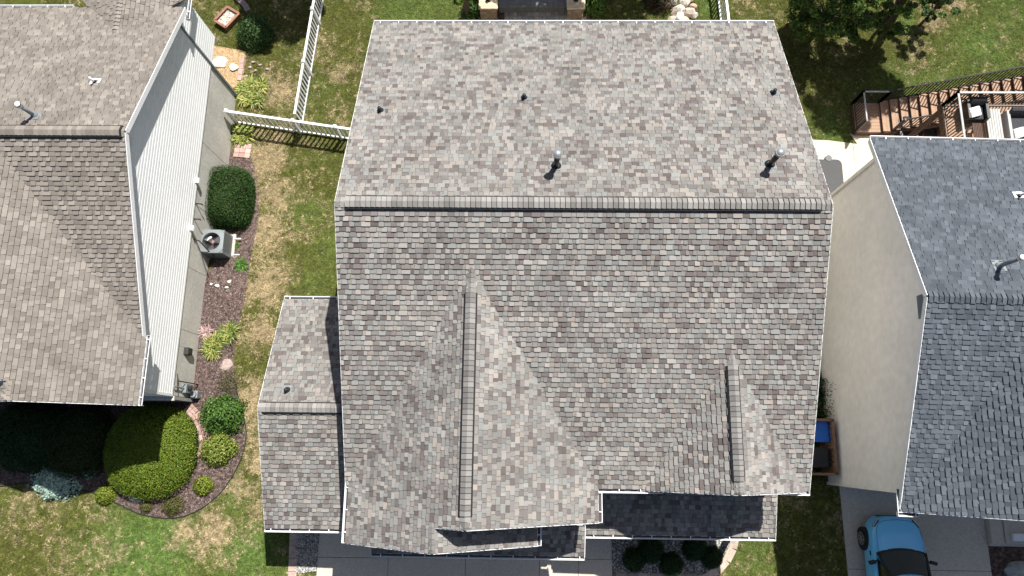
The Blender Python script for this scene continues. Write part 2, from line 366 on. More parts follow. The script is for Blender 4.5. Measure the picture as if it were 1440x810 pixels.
# ------------------------------------------------------------------ roofs
EXPO = .146
PAL_MAIN = [((.255,.244,.229),7),((.226,.228,.220),4.5),((.270,.243,.221),3.2),((.176,.162,.154),4),((.132,.111,.106),2.),((.209,.199,.189),6),((.153,.135,.130),2)]
PAL_LEFT = [((.222,.198,.175),5),((.2,.178,.157),4),((.178,.158,.14),2.5),((.245,.22,.195),2.5)]
PAL_RIGHT = [((.084,.097,.115),6),((.098,.112,.131),4),((.072,.083,.099),2.5),((.108,.122,.141),1.3)]
class Roof:
    def __init__(s, house, pal, seed, gap=.012):
        s.gap = gap
        s.house = house; s.pal = [p for p, _ in pal]; t = sum(x for _, x in pal); s.wt = [x/t for _, x in pal]
        s.cap = s.pal[0] if len(s.pal) < 5 else (.235, .225, .214); s.rnd = random.Random(seed); s.tabs = []; s.deck = MB()
    def color(s):
        c = s.rnd.choices(s.pal, s.wt)[0]; k = s.rnd.uniform(.86, 1.14); return tuple(q*k for q in c)
    def facet(s, pts, cull=None, deck=None):
        pts = [Vector(p) for p in pts]; O = pts[0]; e = (pts[1]-O).normalized(); n = None
        for q in pts[2:]:
            n = e.cross(q-O)
            if n.length > 1e-4: n.normalize(); break
        if n.z < 0: n = -n
        up = n.cross(e)
        if up.z < 0: up = -up
        poly = [((p-O).dot(e), (p-O).dot(up)) for p in pts]; bmax = max(b for _, b in poly)
        # deck slab below the shingles
        dk = s.deck; top = [p-n*.006 for p in pts]; bot = [p-n*.07 for p in pts]; m = len(pts)
        nrm = (pts[1]-pts[0]).cross(pts[2]-pts[0]); ordr = range(m) if nrm.z > 0 else range(m-1, -1, -1); ordr = list(ordr)
        dk.face([top[i] for i in ordr]); dk.face([bot[i] for i in reversed(ordr)])
        for i in range(m):
            a, b = ordr[i], ordr[(i+1) % m]; dk.face([bot[a], bot[b], top[b], top[a]])
        def span(b):
            xs = []
            for i in range(m):
                (a0, b0), (a1, b1) = poly[i], poly[(i+1) % m]
                if (b0 <= b < b1) or (b1 <= b < b0): xs.append(a0+(a1-a0)*(b-b0)/(b1-b0))
            return (min(xs), max(xs)) if len(xs) >= 2 else None
        k = 0; b0 = 0.
        while b0 < bmax-.02:
            b1 = min(b0+EXPO, bmax); s0 = span(b0+1e-4); s1 = span(b1-1e-4)
            if s0 is None or s1 is None: b0 = b1; continue
            lo, hi = min(s0[0], s1[0]), max(s0[1], s1[1]); a = lo-s.rnd.uniform(0, .25); tooth = s.rnd.random() < .5
            while a < hi:
                w_ = s.rnd.choice((.11, .13, .15, .16, .2, .26)) if tooth else s.rnd.choice((.09, .11, .14, .18, .22)); a2 = a+w_
                q00, q10 = max(a, s0[0]), min(a2-s.gap*.6, s0[1]); q01, q11 = max(a, s1[0]), min(a2-s.gap*.6, s1[1])
                if q10-q00 > .004 or q11-q01 > .004:
                    q10 = max(q10, q00); q11 = max(q11, q01)
                    h = .036 if tooth else .014; wob = s.rnd.uniform(-.002, .002)
                    T = lambda aa, bb, hh: O+e*aa+up*bb+n*hh
                    bb0 = b0-(.0 if tooth else -.004)+wob
                    v = [T(q00, bb0, h), T(q10, bb0, h), T(q11, b1-s.gap*1.3, .003), T(q01, b1-s.gap*1.3, .003), T(q00, bb0, -.004), T(q10, bb0, -.004)]
                    c = s.color()
                    if not tooth: c = tuple(x*.93 for x in c)
                    cen = (v[0]+v[1]+v[2]+v[3])/4
                    if not (cull and cull(cen)):
                        r = cen-cam.location; vis = max(0, -n.dot(r.normalized()))*(q10-q00)/r.length_squared
                        s.tabs.append((vis, v, c, e.cross(up).dot(n) > 0))
                a = a2; tooth = not tooth
            b0 = b1; k += 1
    def finish(s, name='roof', single=300):
        o = s.deck.build(name, 'roof_deck', s.house); 
        C = np.array([t[1][0][:] for t in s.tabs]); drift = .87+.14*fnoise(C[:, 0]*1.6+C[:, 2]*.3, C[:, 1]*.5+C[:, 2]*.4, .9)+.12*fnoise(C[:, 0]+9, C[:, 1]+C[:, 2], .35)   # weathering streaks and bundles
        s.tabs = [(a, v, tuple(x*k for x in c), ok) for (a, v, c, ok), k in zip(s.tabs, drift)]; s.tabs.sort(key=lambda t: -t[0])
        fs = [(0, 1, 2, 3), (4, 5, 1, 0), (4, 0, 3), (1, 5, 2)]
        def mk(mb, v, c, ok):          # cut edges are bare dark asphalt
            mb.add(v, fs if ok else [f[::-1] for f in fs], c); e_ = tuple(x*.25 for x in c); mb.c[-3:] = [e_]*3; return mb
        for _, v, c, ok in s.tabs[:single]:
            mk(MB(), v, c, ok).build('shingle', 'shingle', o)
        mb = MB()
        for _, v, c, ok in s.tabs[single:]: mk(mb, v, c, ok)
        structure(mb.build('shingles', 'shingle', o), 'stuff'); s.obj = o; return o
    def caps(s, p0, p1, dA, dB, vent=None, hw=.165, lift=.085, dark=1.):
        """ridge cap pieces from p0 to p1 over down-slope directions dA and dB; black ridge vent under part of them"""
        p0, p1 = Vector(p0), Vector(p1); d = (p1-p0); L = d.length; d.normalize(); dA, dB = Vector(dA).normalized(), Vector(dB).normalized()
        up = Vector((0, 0, 1)); t = 0.
        while t < L-.03:
            t2 = min(t+.143, L); raised = vent and vent[0] <= (t+t2)/2 <= vent[1]; z = (lift if raised else .012)+.012
            a, b = p0+d*(t+.008)+up*(z+.022), p0+d*(t2-.008)+up*z; h = hw*(1 if raised else .95); c = jit(s.cap, .75*dark, 1.25*dark, s.rnd)
            th = Vector((0, 0, -.02))
            vs = [a+dA*h, a, a+dB*h, b+dB*h, b, b+dA*h]; vs += [q+th for q in vs]; ro = up.dot((vs[1]-vs[0]).cross(vs[4]-vs[0]))
            fs = [(0, 1, 4, 5), (1, 2, 3, 4), (6, 7, 1, 0), (7, 8, 2, 1), (6, 0, 5, 11), (2, 8, 9, 3), (11, 5, 4, 10), (10, 4, 3, 9)]
            MB().add(vs, fs if ro > 0 else [f[::-1] for f in fs], c).build('ridge_cap', 'shingle', s.obj); t = t2
        MB().add([p0+dA*hw*.9+up*.008, p0+up*.012, p0+dB*hw*.9+up*.008, p1+dB*hw*.9+up*.008, p1+up*.012, p1+dA*hw*.9+up*.008], [(0, 1, 4, 5), (1, 2, 3, 4)] if up.dot((dA*-1).cross(d)) > 0 else [(5, 4, 1, 0), (4, 3, 2, 1)]).build('cap_underlay', 'roof_deck', s.house)
        if vent:
            a, b = p0+d*vent[0], p0+d*vent[1]; h = hw+.045; k = Vector((0, 0, lift-.004)); mb = MB()
            vs = []
            for q in (a, b): vs += [q+dA*h, q+dA*h+k, q+k, q+dB*h+k, q+dB*h]
            mb.add(vs, [(0, 1, 6, 5), (1, 2, 7, 6), (2, 3, 8, 7), (3, 4, 9, 8), (4, 3, 2, 1, 0), (5, 6, 7, 8, 9)]).build('ridge_vent', 'vent_black', s.house)
def board(house, p0, p1, name='fascia_board', material='white_trim', h=.15, th=.022, dz=-.10):
    p0, p1 = Vector(p0), Vector(p1); k = Vector((0, 0, dz)); return MB().bar(p0+k, p1+k, th, h).build(name, material, house)
def gutter(house, p0, p1, out, first=.25, step=.62):
    """white K-style gutter along p0-p1, open on top, with hanger straps"""
    p0, p1, out = Vector(p0), Vector(p1), Vector(out); prof = [(0, 0), (0, -.105), (.085, -.105), (.125, -.02), (.125, .006), (.105, .006), (.105, -.02), (.075, -.088), (.014, -.088), (.014, 0)]
    mb = MB(); n = len(prof); vs = [p0+out*a+Vector((0, 0, b)) for a, b in prof]+[p1+out*a+Vector((0, 0, b)) for a, b in prof]
    fs = [(i, (i+1) % n, n+(i+1) % n, n+i) for i in range(n)]
    if (p1-p0).cross(out).z > 0: fs = [f[::-1] for f in fs]
    mb.add(vs, fs)
    for p in (p0, p1): mb.obox(p+out*.0625+Vector((0, 0, -.05)), out*.0625, (p1-p0).normalized()*.004, Vector((0, 0, .056)))
    g = mb.build('gutter', 'white_trim', house)
    MB().obox((p0+p1)/2+out*.052+Vector((0, 0, -.078)), (p1-p0)/2*.998, out*.030, Vector((0, 0, .008))).build('gutter_dark_strip', 'dark_paint', g)  # plain dark strip along the inner floor of the gutter
    L = (p1-p0).length; d = (p1-p0).normalized(); t = first
    while t < L-.05:
        MB().obox(p0+d*t+out*.058+Vector((0, 0, .004)), d*.014, out*.055, Vector((0, 0, .004))).build('hanger_strap', 'white_trim', g); t += step
    return g
def lap_siding(house, poly, origin, sdir, out, lap=.16, material='white_siding', name='siding'):
    """horizontal lap siding on a wall polygon given as (s, z) points; each course leans out over the one below"""
    O, sd, ou = Vector(origin), Vector(sdir), Vector(out); z0, z1 = min(p[1] for p in poly), max(p[1] for p in poly); mb = MB(); m = len(poly)
    def span(z):
        xs = []
        for i in range(m):
            (a0, b0), (a1, b1) = poly[i], poly[(i+1) % m]
            if (b0 <= z < b1) or (b1 <= z < b0): xs.append(a0+(a1-a0)*(z-b0)/(b1-b0))
        return (min(xs), max(xs)) if len(xs) > 1 else None
    z = z0; flip = sd.cross(Vector((0, 0, 1))).dot(ou) < 0
    while z < z1-.01:
        zt = min(z+lap, z1); a, b = span(z+1e-4), span(zt-1e-4)
        if a and b:
            T = lambda s_, z_, o_: O+sd*s_+ou*o_+Vector((0, 0, z_))
            zm = z+(zt-z)*.55; c_ = (a[0]+(b[0]-a[0])*.55, a[1]+(b[1]-a[1])*.55); w_ = .13*lap
            fl = [[T(a[0], z, w_), T(a[1], z, w_), T(c_[1], zm, w_), T(c_[0], zm, w_)], [T(c_[0], zm, w_), T(c_[1], zm, w_), T(b[1], zt, .002), T(b[0], zt, .002)], [T(a[0], z, -.01), T(a[1], z, -.01), T(a[1], z, w_), T(a[0], z, w_)]]
            for f_ in fl: mb.face(f_[::-1] if flip else f_)
        z = zt
    return structure(mb.build(name, material, house), 'stuff')
def wall_box(house, x0, x1, y0, y1, z0, z1, material, name='wall'): return MB().box(x0, x1, y0, y1, z0, z1).build(name, material, house)
def gable_body(house, x0, x1, y0, y1, z0, zr, yr, pitch, material, name='wall', along='x'):
    """wall block under a gable roof whose ridge runs along x (or y)"""
    prof = [(y0, z0), (y1, z0), (y1, zr-pitch*abs(y1-yr)), (yr, zr), (y0, zr-pitch*abs(y0-yr))]; mb = MB(); n = 5
    if along == 'x': vs = [(x0, a, b) for a, b in prof]+[(x1, a, b) for a, b in prof]
    else: vs = [(a, x0, b) for a, b in prof]+[(a, x1, b) for a, b in prof]
    fs = [(0, 4, 3, 2, 1), tuple(range(n, 2*n))]+[(i, (i+1) % n, n+(i+1) % n, n+i) for i in range(n)]
    if along != 'x': fs = [f[::-1] for f in fs]
    return mb.add(vs, fs).build(name, material, house)
def flue(house, base, h, r=.078, cap_r=.13, body='black_metal', capm='galvanized', slope=0.):
    b = Vector(base); o = MB().tube([b-Vector((0, 0, .1)), b+Vector((0, 0, h-.1))], r, 16).build('flue_pipe', body, house, True)
    MB().tube([b+Vector((0, 0, h-.13)), b+Vector((0, 0, h-.03)), b+Vector((0, 0, h)), b+Vector((0, 0, h+.035))], [cap_r*.92, cap_r, cap_r*.9, cap_r*.25], 18).build('rain_cap', capm, o, True)
    MB().tube([b+Vector((0, 0, h-.03)), b+Vector((0, 0, h-.005))], cap_r*1.06, 18).build('cap_ring', 'black_metal', o)
    MB().tube([b-Vector((0, 0, .05)), b+Vector((0, 0, .06)), b+Vector((0, 0, .11))], [r*2.1, r*1.8, r*1.08], 16).build('storm_collar', body, o)
    s = Vector((0, 1, -slope)).normalized(); nn = Vector((1, 0, 0)).cross(s); MB().obox(b+nn*.022+s*.02, Vector((.17, 0, 0)), s*.19, nn*.003).build('flashing', 'ac_grey', o); return o
def boot(house, base, slope=0., h=.2, r=.052, body='black_metal', lean=0.):
    b = Vector(base); s = Vector((0, 1, -slope)).normalized(); nn = Vector((1, 0, 0)).cross(s)
    o = MB().tube([b-nn*.03, b+Vector((0, 0, h))], r, 12).build('vent_pipe', body, house, True)
    MB().tube([b, b+Vector((0, 0, .07)), b+Vector((0, 0, .1))], [r*2.2, r*1.7, r*1.1], 12).build('rubber_boot', 'black_metal', o)
    MB().obox(b+nn*.022+s*.03, Vector((.15, 0, 0)), s*.14, nn*.003).build('flashing', 'ac_grey' if body == 'black_metal' else 'white_trim', o); return o

# ------------------------------------------------------------------ the house in the middle
PM = .416; XL, XR, YB, YR, YF, ZR = -5.25, 8.25, 14.0, 6.49, -1.13, 8.74
def zmain(y): return ZR-PM*abs(y-YR)
h = thing('house', 'wide two-storey house roofed in mixed grey, tan and mauve shingles, standing between two neighbours', 'house', (1.5, 6, .3))
roof = Roof(h, PAL_MAIN, 3)
GX, PG = -1.52, .678; ZG1 = zmain(4.86); XE1L, XE1R = -5.14, 2.13; HX = 5.78; ZG2 = zmain(2.65)
def zgab1(x): return ZG1-PG*abs(x-GX)
def zgab2(x): return ZG2-PG*abs(x-HX)
def under(c):
    return (XE1L < c.x < XE1R and zgab1(c.x) > c.z+.12) or (3.3 < c.x < 8.3 and c.y < 2.6 and zgab2(c.x) > c.z+.12)
yv = lambda z: YR-(ZR-z)/PM          # y on the front slope at height z
roof.facet([(XR, YB, zmain(YB)), (XL, YB, zmain(YB)), (XL, YR, ZR), (XR, YR, ZR)])
roof.facet([(XL, YF, zmain(YF)), (XR, YF, zmain(YF)), (XR, YR, ZR), (XL, YR, ZR)], under)
YG1, YG0 = -2.08, -2.74; LX = -2.42; e1 = zgab1(XE1L); e1r = zgab1(XE1R)
roof.facet([(XE1L, YG0, e1), (XE1L, yv(e1)+.05, e1), (GX, yv(ZG1)+.06, ZG1), (GX, YG1, ZG1), (LX, YG1, zgab1(LX)), (LX, YG0, zgab1(LX))])
roof.facet([(XE1R, yv(e1r)+.05, e1r), (XE1R, YG1, e1r), (GX, YG1, ZG1), (GX, yv(ZG1)+.06, ZG1)])
zl = zgab1(LX); XLR = .37; zlr = zl-PG*(XLR-LX)
roof.facet([(XLR, -1.72, zlr), (XLR, YG0, zlr), (LX, YG0, zl), (LX, -1.72, zl)])
YG2 = -1.17; x2l, x2r = 3.42, 8.14
roof.facet([(x2l, YG2, zgab2(x2l)), (x2l, yv(zgab2(x2l))+.05, zgab2(x2l)), (HX, yv(ZG2)+.06, ZG2), (HX, YG2, ZG2)])
roof.facet([(x2r, yv(zgab2(x2r))+.05, zgab2(x2r)), (x2r, YG2, zgab2(x2r)), (HX, YG2, ZG2), (HX, yv(ZG2)+.06, ZG2)])
# side wing, front eyebrow and porch roofs
WX, WE, WYF, WYB, WYR = -8.29, 3.42, -2.6, 4.85, 1.12; WZ = 3.42+.412*3.72; WXR = -4.92
roof.facet([(WX, WYF, WE), (WXR, WYF, WE), (WXR, WYR, WZ), (WX, WYR, WZ)])
roof.facet([(WXR, WYB, WE), (WX, WYB, WE), (WX, WYR, WZ), (WXR, WYR, WZ)])
roof.facet([(-4.85, -3.32, 3.33), (1.90, -3.32, 3.33), (1.90, -2.38, 3.33+.42*.94), (-4.85, -2.38, 3.33+.42*.94)])
roof.facet([(1.88, -2.69, 3.02), (8.04, -2.69, 3.02), (8.04, -.84, 3.02+.3*1.85), (1.88, -.84, 3.02+.3*1.85)])
roof.finish()
s1 = (0, 1, -PM); s2 = (0, -1, -PM)
roof.caps((XL, YR, ZR), (XR, YR, ZR), s1, s2, (.32, 13.18))
roof.caps((GX, yv(ZG1)+.12, ZG1), (GX, YG1, ZG1), (1, 0, -PG), (-1, 0, -PG), (.85, 6.72), hw=.17)
roof.caps((HX, yv(ZG2)+.1, ZG2), (HX, YG2, ZG2), (1, 0, -PG), (-1, 0, -PG), (.45, 3.55), hw=.17)
roof.caps((WX, WYR, WZ), (WXR-.35, WYR, WZ), (0, 1, -.412), (0, -1, -.412), (.16, 3.0), hw=.15)
roof.caps((LX, -1.95, zl), (LX, YG0, zl), (1, 0, -PG), (-1, 0, -PG), hw=.13, dark=1.0)
# trim: rakes then gutters
for x in (XL-.012, XR+.012):
    board(h, (x, YB, zmain(YB)), (x, YR, ZR)); board(h, (x, YR, ZR), (x, YF, zmain(YF)))
board(h, (GX, YG1-.012, ZG1), (XE1R, YG1-.012, e1r)); board(h, (GX, YG1-.012, ZG1), (LX, YG1-.012, zl))
board(h, (XE1L, YG0-.012, e1), (LX, YG0-.012, zl)); board(h, (LX, YG0-.012, zl), (XLR, YG0-.012, zlr))
board(h, (HX, YG2-.012, ZG2), (x2l, YG2-.012, zgab2(x2l))); board(h, (HX, YG2-.012, ZG2), (x2r, YG2-.012, zgab2(x2r)))
for a, b in ((WYF, WYR), (WYB, WYR)): board(h, (WX-.012, a, WE), (WX-.012, b, WZ))
board(h, (1.912, -3.32, 3.33), (1.912, -2.38, 3.72)); board(h, (-4.862, -3.32, 3.33), (-4.862, -2.38, 3.72)); board(h, (8.05, -2.69, 3.02), (8.05, -.84, 3.57))
gutter(h, (XL, YB, zmain(YB)-.01), (XR, YB, zmain(YB)-.01), (0, 1, 0), .22)
gutter(h, (XE1R+.02, YF, zmain(YF)-.01), (4.02, YF, zmain(YF)-.01), (0, -1, 0), .6)
gutter(h, (7.45, YF, zmain(YF)-.01), (XR, YF, zmain(YF)-.01), (0, -1, 0), .3)
gutter(h, (XE1L, YG0, e1-.01), (XE1L, -1.05, e1-.01), (-1, 0, 0), .3)
gutter(h, (XE1R, YG1, e1r-.01), (XE1R, YF-.13, e1r-.01), (1, 0, 0), .3)
gutter(h, (XLR, YG0, zlr-.01), (XLR, -1.8, zlr-.01), (1, 0, 0), .3)
gutter(h, (x2r, YG2-.05, zgab2(x2r)-.01), (x2r, -.75, zgab2(x2r)-.01), (1, 0, 0), .2)
gutter(h, (WX, WYF, WE-.01), (-5.28, WYF, WE-.01), (0, -1, 0), .2)
gutter(h, (WX, WYB, WE-.01), (-5.1, WYB, WE-.01), (0, 1, 0), .2, .8)
gutter(h, (-4.85, -3.32, 3.32), (1.90, -3.32, 3.32), (0, -1, 0), .3, .7)
gutter(h, (1.93, -2.69, 3.01), (8.04, -2.69, 3.01), (0, -1, 0), .3)
# walls
gable_body(h, XL+.3, XR-.3, -.85, 13.65, -1.0, ZR-.1, YR, PM, 'tan_siding')
lap_siding(h, [(-.85, .9), (13.65, .9), (13.65, zmain(13.65)-.12), (YR, ZR-.14), (-.85, zmain(-.85)-.12)], (XL+.3, 0, 0), (0, 1, 0), (-1, 0, 0), material='tan_siding')
lap_siding(h, [(-.85, .9), (13.65, .9), (13.65, zmain(13.65)-.12), (YR, ZR-.14), (-.85, zmain(-.85)-.12)], (XR-.3, 0, 0), (0, 1, 0), (1, 0, 0), material='tan_siding')
gable_body(h, -1.75, 0, -4.9, 1.85, -.4, ZG1-.12, GX, PG, 'tan_siding', along='y')
gable_body(h, -2.38, -1.6, -4.88, .12, -.4, zl-.12, LX, PG, 'tan_siding', along='y')
gable_body(h, -.82, 0, 3.75, 7.8, -.6, ZG2-.12, HX, PG, 'tan_siding', along='y')
gable_body(h, WX+.25, -5.0, -2.3, 4.55, -.2, WZ-.1, WYR, .412, 'tan_siding')
lap_siding(h, [(-2.3, .9), (4.55, .9), (4.55, WZ-.412*(4.55-WYR)-.12), (WYR, WZ-.14), (-2.3, WZ-.412*(WYR+2.3)-.12)], (WX+.25, 0, 0), (0, 1, 0), (-1, 0, 0), material='tan_siding')
wall_box(h, -1.2, 1.84, -2.378, -1.6, -.4, 3.5, 'tan_siding')
for gx0, gx1 in ((-4.5, .1),):
    d = MB().box(gx0, gx1, -2.44, -2.39, .1, 2.75).build('garage_door', 'white_trim', h)
    for i in range(4):
        for j in range(6): MB().box(gx0+.1+j*.75, gx0+.1+j*.75+.62, -2.46, -2.44, .2+i*.62, .2+i*.62+.5).build('door_panel', 'white_trim', d)
d = MB().box(3.4, 4.4, -.92, -.86, .0, 2.2).build('front_door', 'wood_brown', h); MB().box(4.24, 4.3, -.98, -.92, 1.0, 1.1).build('handle', 'steel', d)
for x in (2.2, 5.0, 7.8): MB().box(x-.09, x+.09, -2.6, -2.42, -.6, 2.95).build('porch_post', 'white_trim', h)
for x, y, z in ((5.2, -.89, 4.3), (6.3, -.89, 4.3), (-3.4, -2.42, 4.6), (5.5, -.89, 1.7)):
    wn = MB().box(x-.5, x+.5, y-.03, y, z-.6, z+.6).build('window', 'white_trim', h); MB().box(x-.43, x+.43, y-.04, y-.03, z-.53, z+.53).build('pane', 'glass_dark', wn)
for x in (-3, 0, 3.5, 6.3):
    for z in (2.0, 4.5):
        wn = MB().box(x-.55, x+.55, 13.65, 13.69, z-.65, z+.65).build('window', 'white_trim', h); MB().box(x-.47, x+.47, 13.69, 13.70, z-.57, z+.57).build('pane', 'glass_dark', wn)
# pipes through the roof
for (u, v), hh in (((782, 234), .92), ((1082, 232), .92)):
    flue(h, hit(u, v, lambda x, y: zmain(y)), hh, slope=PM)
for u, v in ((535, 156), (737, 138), (1087, 131)): boot(h, hit(u, v, lambda x, y: zmain(y)), PM, .22)
boot(h, hit(404, 549, lambda x, y: WZ-.412*abs(y-WYR)), .412, .2)

# ------------------------------------------------------------------ left neighbour
hl = thing('house', 'house with beige brown shingles and a sunlit white lap-sided gable wall over bare concrete foundation', 'house', (-18, 8, .2))
rl = Roof(hl, PAL_LEFT, 5, .004); LXR, LXW = -12.02, -12.36; LYR, LZR = 9.06, 7.65; LYB, LYF = 14.85, 3.12
zL = lambda y: LZR-PM*abs(y-LYR); x0 = -24.
PL = .57; LEX = -11.92; LGZ = zL(LYF); zLg = lambda x: LGZ+PL*(LEX-x); yLv = lambda z: LYR-(LZR-z)/PM
rl.facet([(LXR, LYB, zL(LYB)), (x0, LYB, zL(LYB)), (x0, LYR, LZR), (LXR, LYR, LZR)], lambda c: -16 < c.x and 5.75-.42*abs(c.x+14) > c.z+.1)
rl.facet([(x0, LYF, zL(LYF)), (LXR, LYF, zL(LYF)), (LXR, LYR, LZR), (x0, LYR, LZR)], lambda c: zLg(c.x) > c.z+.12)
LLX = -14.85; LGX = -16.15; zll = zLg(LLX); zlt = zLg(LGX)
rl.facet([(LEX, LYF+.06, LGZ), (LEX, 1.14, LGZ), (LLX, 1.14, zll), (LLX, 1.72, zll), (LGX, 1.72, zlt), (LGX, yLv(zlt)+.05, zlt)])
rl.facet([(-17.5, 1.14, zll-PL*2.95), (-17.5, 2.2, zll-PL*2.95), (LLX, 2.2, zll), (LLX, 1.14, zll)])
rl.facet([(-20.4, 1.72, LGZ), (-20.4, LYF+.06, LGZ), (LGX, yLv(zlt)+.05, zlt), (LGX, 1.72, zlt)])
LBX, LBZ = -14.0, 5.78; zb_ = LBZ-.42*1.93; ybv = lambda z: LYR+(LZR-z)/PM
rl.facet([(LBX+1.93, 16.0, zb_), (LBX+1.93, ybv(zb_)-.05, zb_), (LBX, ybv(LBZ)-.1, LBZ), (LBX, 16.0, LBZ)])
rl.facet([(LBX-1.98, ybv(zb_)-.05, zb_), (LBX-1.98, 16.0, zb_), (LBX, 16.0, LBZ), (LBX, ybv(LBZ)-.1, LBZ)])
rl.finish()
rl.caps((x0+6, LYR, LZR), (LXR, LYR, LZR), s1, s2, (0, 5.9), dark=.98)
rl.caps((LBX, ybv(LBZ)-.05, LBZ), (LBX, 16.0, LBZ), (1, 0, -.42), (-1, 0, -.42), hw=.13, dark=1.0)
rl.caps((LLX, 1.7, zll), (LLX, 1.14, zll), (1, 0, -PL), (-1, 0, -PL), hw=.13, dark=1.05)
board(hl, (LXR+.012, LYB, zL(LYB)), (LXR+.012, LYR, LZR), h=.18, dz=-.095); board(hl, (LXR+.012, LYR, LZR), (LXR+.012, LYF, LGZ), h=.18, dz=-.095)
board(hl, (LEX, 1.128, LGZ), (LLX, 1.128, zll)); board(hl, (LLX, 1.128, zll), (-17.5, 1.128, zll-PL*2.95)); board(hl, (LLX, 1.708, zll), (LGX, 1.708, zlt))
gutter(hl, (LEX, 1.12, LGZ-.01), (LEX, 3.3, LGZ-.01), (1, 0, 0), .25, .6)
gutter(hl, (LBX+1.93, 14.6, zb_-.01), (LBX+1.93, 16.0, zb_-.01), (1, 0, 0), .3)
gutter(hl, (x0, LYB, zL(LYB)-.01), (LBX-1.98, LYB, zL(LYB)-.01), (0, 1, 0), .3)
# soffit under the rake, walls, foundation
for ya, yb in ((LYB, LYR), (LYR, LYF)):
    MB().add([(LXW, ya, zL(ya)-.09), (LXR, ya, zL(ya)-.09), (LXR, yb, zL(yb)-.09), (LXW, yb, zL(yb)-.09)], [(0, 1, 2, 3), (3, 2, 1, 0)][:1]).build('soffit', 'white_trim', hl)
gable_body(hl, x0, LXW-.02, 3.4, 14.4, -.5, LZR-.12, LYR, PM, 'foundation', name='foundation_wall')
ZS = 2.24
gy0 = 1.62
lap_siding(hl, [(gy0, ZS), (14.38, ZS), (14.38, zL(14.38)-.1), (LYR, LZR-.1), (3.4, zL(3.4)-.12), (gy0, zL(3.4)-.12)], (LXW, 0, 0), (0, 1, 0), (1, 0, 0))
lap_siding(hl, [(14.42, ZS), (15.6, ZS), (15.6, zb_-.08), (14.42, zb_-.08)], (LXW+.03, 0, 0), (0, 1, 0), (1, 0, 0))
wall_box(hl, -15.7, LXW+.02, 14.4, 15.6, ZS-.02, zb_-.05, 'white_siding')
gable_body(hl, gy0+.02, 3.39, -19.9, LXW-.02, -.4, zlt-.15, LGX, PL, 'foundation', name='foundation_wall', along='y')
lap_siding(hl, [(-19.9, ZS), (LXW, ZS), (LXW, LGZ-.1), (LGX, zlt-.2), (-19.9, LGZ-.1)], (0, gy0, 0), (1, 0, 0), (0, -1, 0))
MB().box(-19.9, LXW+.04, gy0-.12, gy0-.005, .3, 2.1).build('stone_veneer', 'paver_grey', hl)
for k in range(12): MB().box(-15.9+k*.3, -15.9+k*.3+.29, gy0-.16, gy0-.004, 2.1, 2.18).build('ledge_stone', 'foundation', hl)
MB().box(LXW-.02, LXW+.035, gy0-.02, gy0+.07, ZS, LGZ-.1).build('corner_trim', 'white_trim', hl)
MB().box(LXW-.02, LXW+.06, 14.38, 14.46, -.2, zL(14.4)-.1).build('downspout', 'ac_grey', hl)
# foundation joints, gable vent
for y in (4.0, 6.3, 8.7, 11.2): MB().box(LXW-.03, LXW-.016, y, y+.02, 0, ZS-.02).build('form_joint', 'paver_grey', hl)
lv = MB().box(LXW, LXW+.04, LYR-.55, LYR+.2, LZR-.95, LZR-.5).build('gable_vent', 'white_trim', hl)
flue(hl, hit(49, 163, lambda x, y: zL(y)), .78, .055, .10, 'ac_grey', 'white_trim', PM)
boot(hl, hit(134, 116, lambda x, y: zL(y)), PM, .32, .035, 'white_trim')

# ------------------------------------------------------------------ right neighbour
hr = thing('house', 'house with dark slate grey shingles and a shaded beige lap-sided gable wall', 'house', (18, 4, .2))
rr = Roof(hr, PAL_RIGHT, 9, .005); RXL, RXW = 11.1, 11.45; RYR, RZR = 4.22, 7.68; RYB, RYF = 10.0, -1.6; zR = lambda y: RZR-PM*abs(y-RYR); x1 = 25.
PR = .68; RGZ = zR(RYF); REX = 11.16; zRg = lambda x: RGZ+PR*(x-REX); yRv = lambda z: RYR-(RZR-z)/PM
RGX = REX+(RZR-RGZ)/PR; zrt = zRg(RGX)
rr.facet([(x1, RYB, zR(RYB)), (RXL, RYB, zR(RYB)), (RXL, RYR, RZR), (x1, RYR, RZR)])
rr.facet([(RXL, RYF, RGZ), (x1, RYF, RGZ), (x1, RYR, RZR), (RXL, RYR, RZR)], lambda c: c.x < RGX+3.5 and RZR-PR*abs(c.x-RGX) > c.z+.12)
rr.facet([(REX, RYF-.08, RGZ), (REX, RYF+.04, RGZ), (RGX, RYR, zrt), (RGX, RYF-.08, zrt)])
rr.facet([(2*RGX-REX, RYF+.04, RGZ), (2*RGX-REX, RYF-.08, RGZ), (RGX, RYF-.08, zrt), (RGX, RYR, zrt)])
rr.finish()
rr.caps((RXL, RYR, RZR), (RXL+8, RYR, RZR), s1, s2, None, hw=.17, dark=.95)
rr.caps((RGX, RYR-.1, zrt), (RGX, RYF-.08, zrt), (1, 0, -PR), (-1, 0, -PR), hw=.13)
board(hr, (RXL-.012, RYB, zR(RYB)), (RXL-.012, RYR, RZR), h=.18, dz=-.095); board(hr, (RXL-.012, RYR, RZR), (RXL-.012, RYF, RGZ), h=.18, dz=-.095)
board(hr, (REX, RYF-.092, RGZ), (RGX, RYF-.092, zrt))
gutter(hr, (RXL, RYB, zR(RYB)-.01), (x1, RYB, zR(RYB)-.01), (0, 1, 0), .5, .72)
gutter(hr, (REX-.02, RYF-.1, RGZ-.01), (REX-.02, -1.05, RGZ-.01), (-1, 0, 0), .3)
gutter(hr, (REX-.14, RYF-.1, RGZ-.01), (REX+.45, RYF-.1, RGZ-.01), (0, -1, 0), .5)
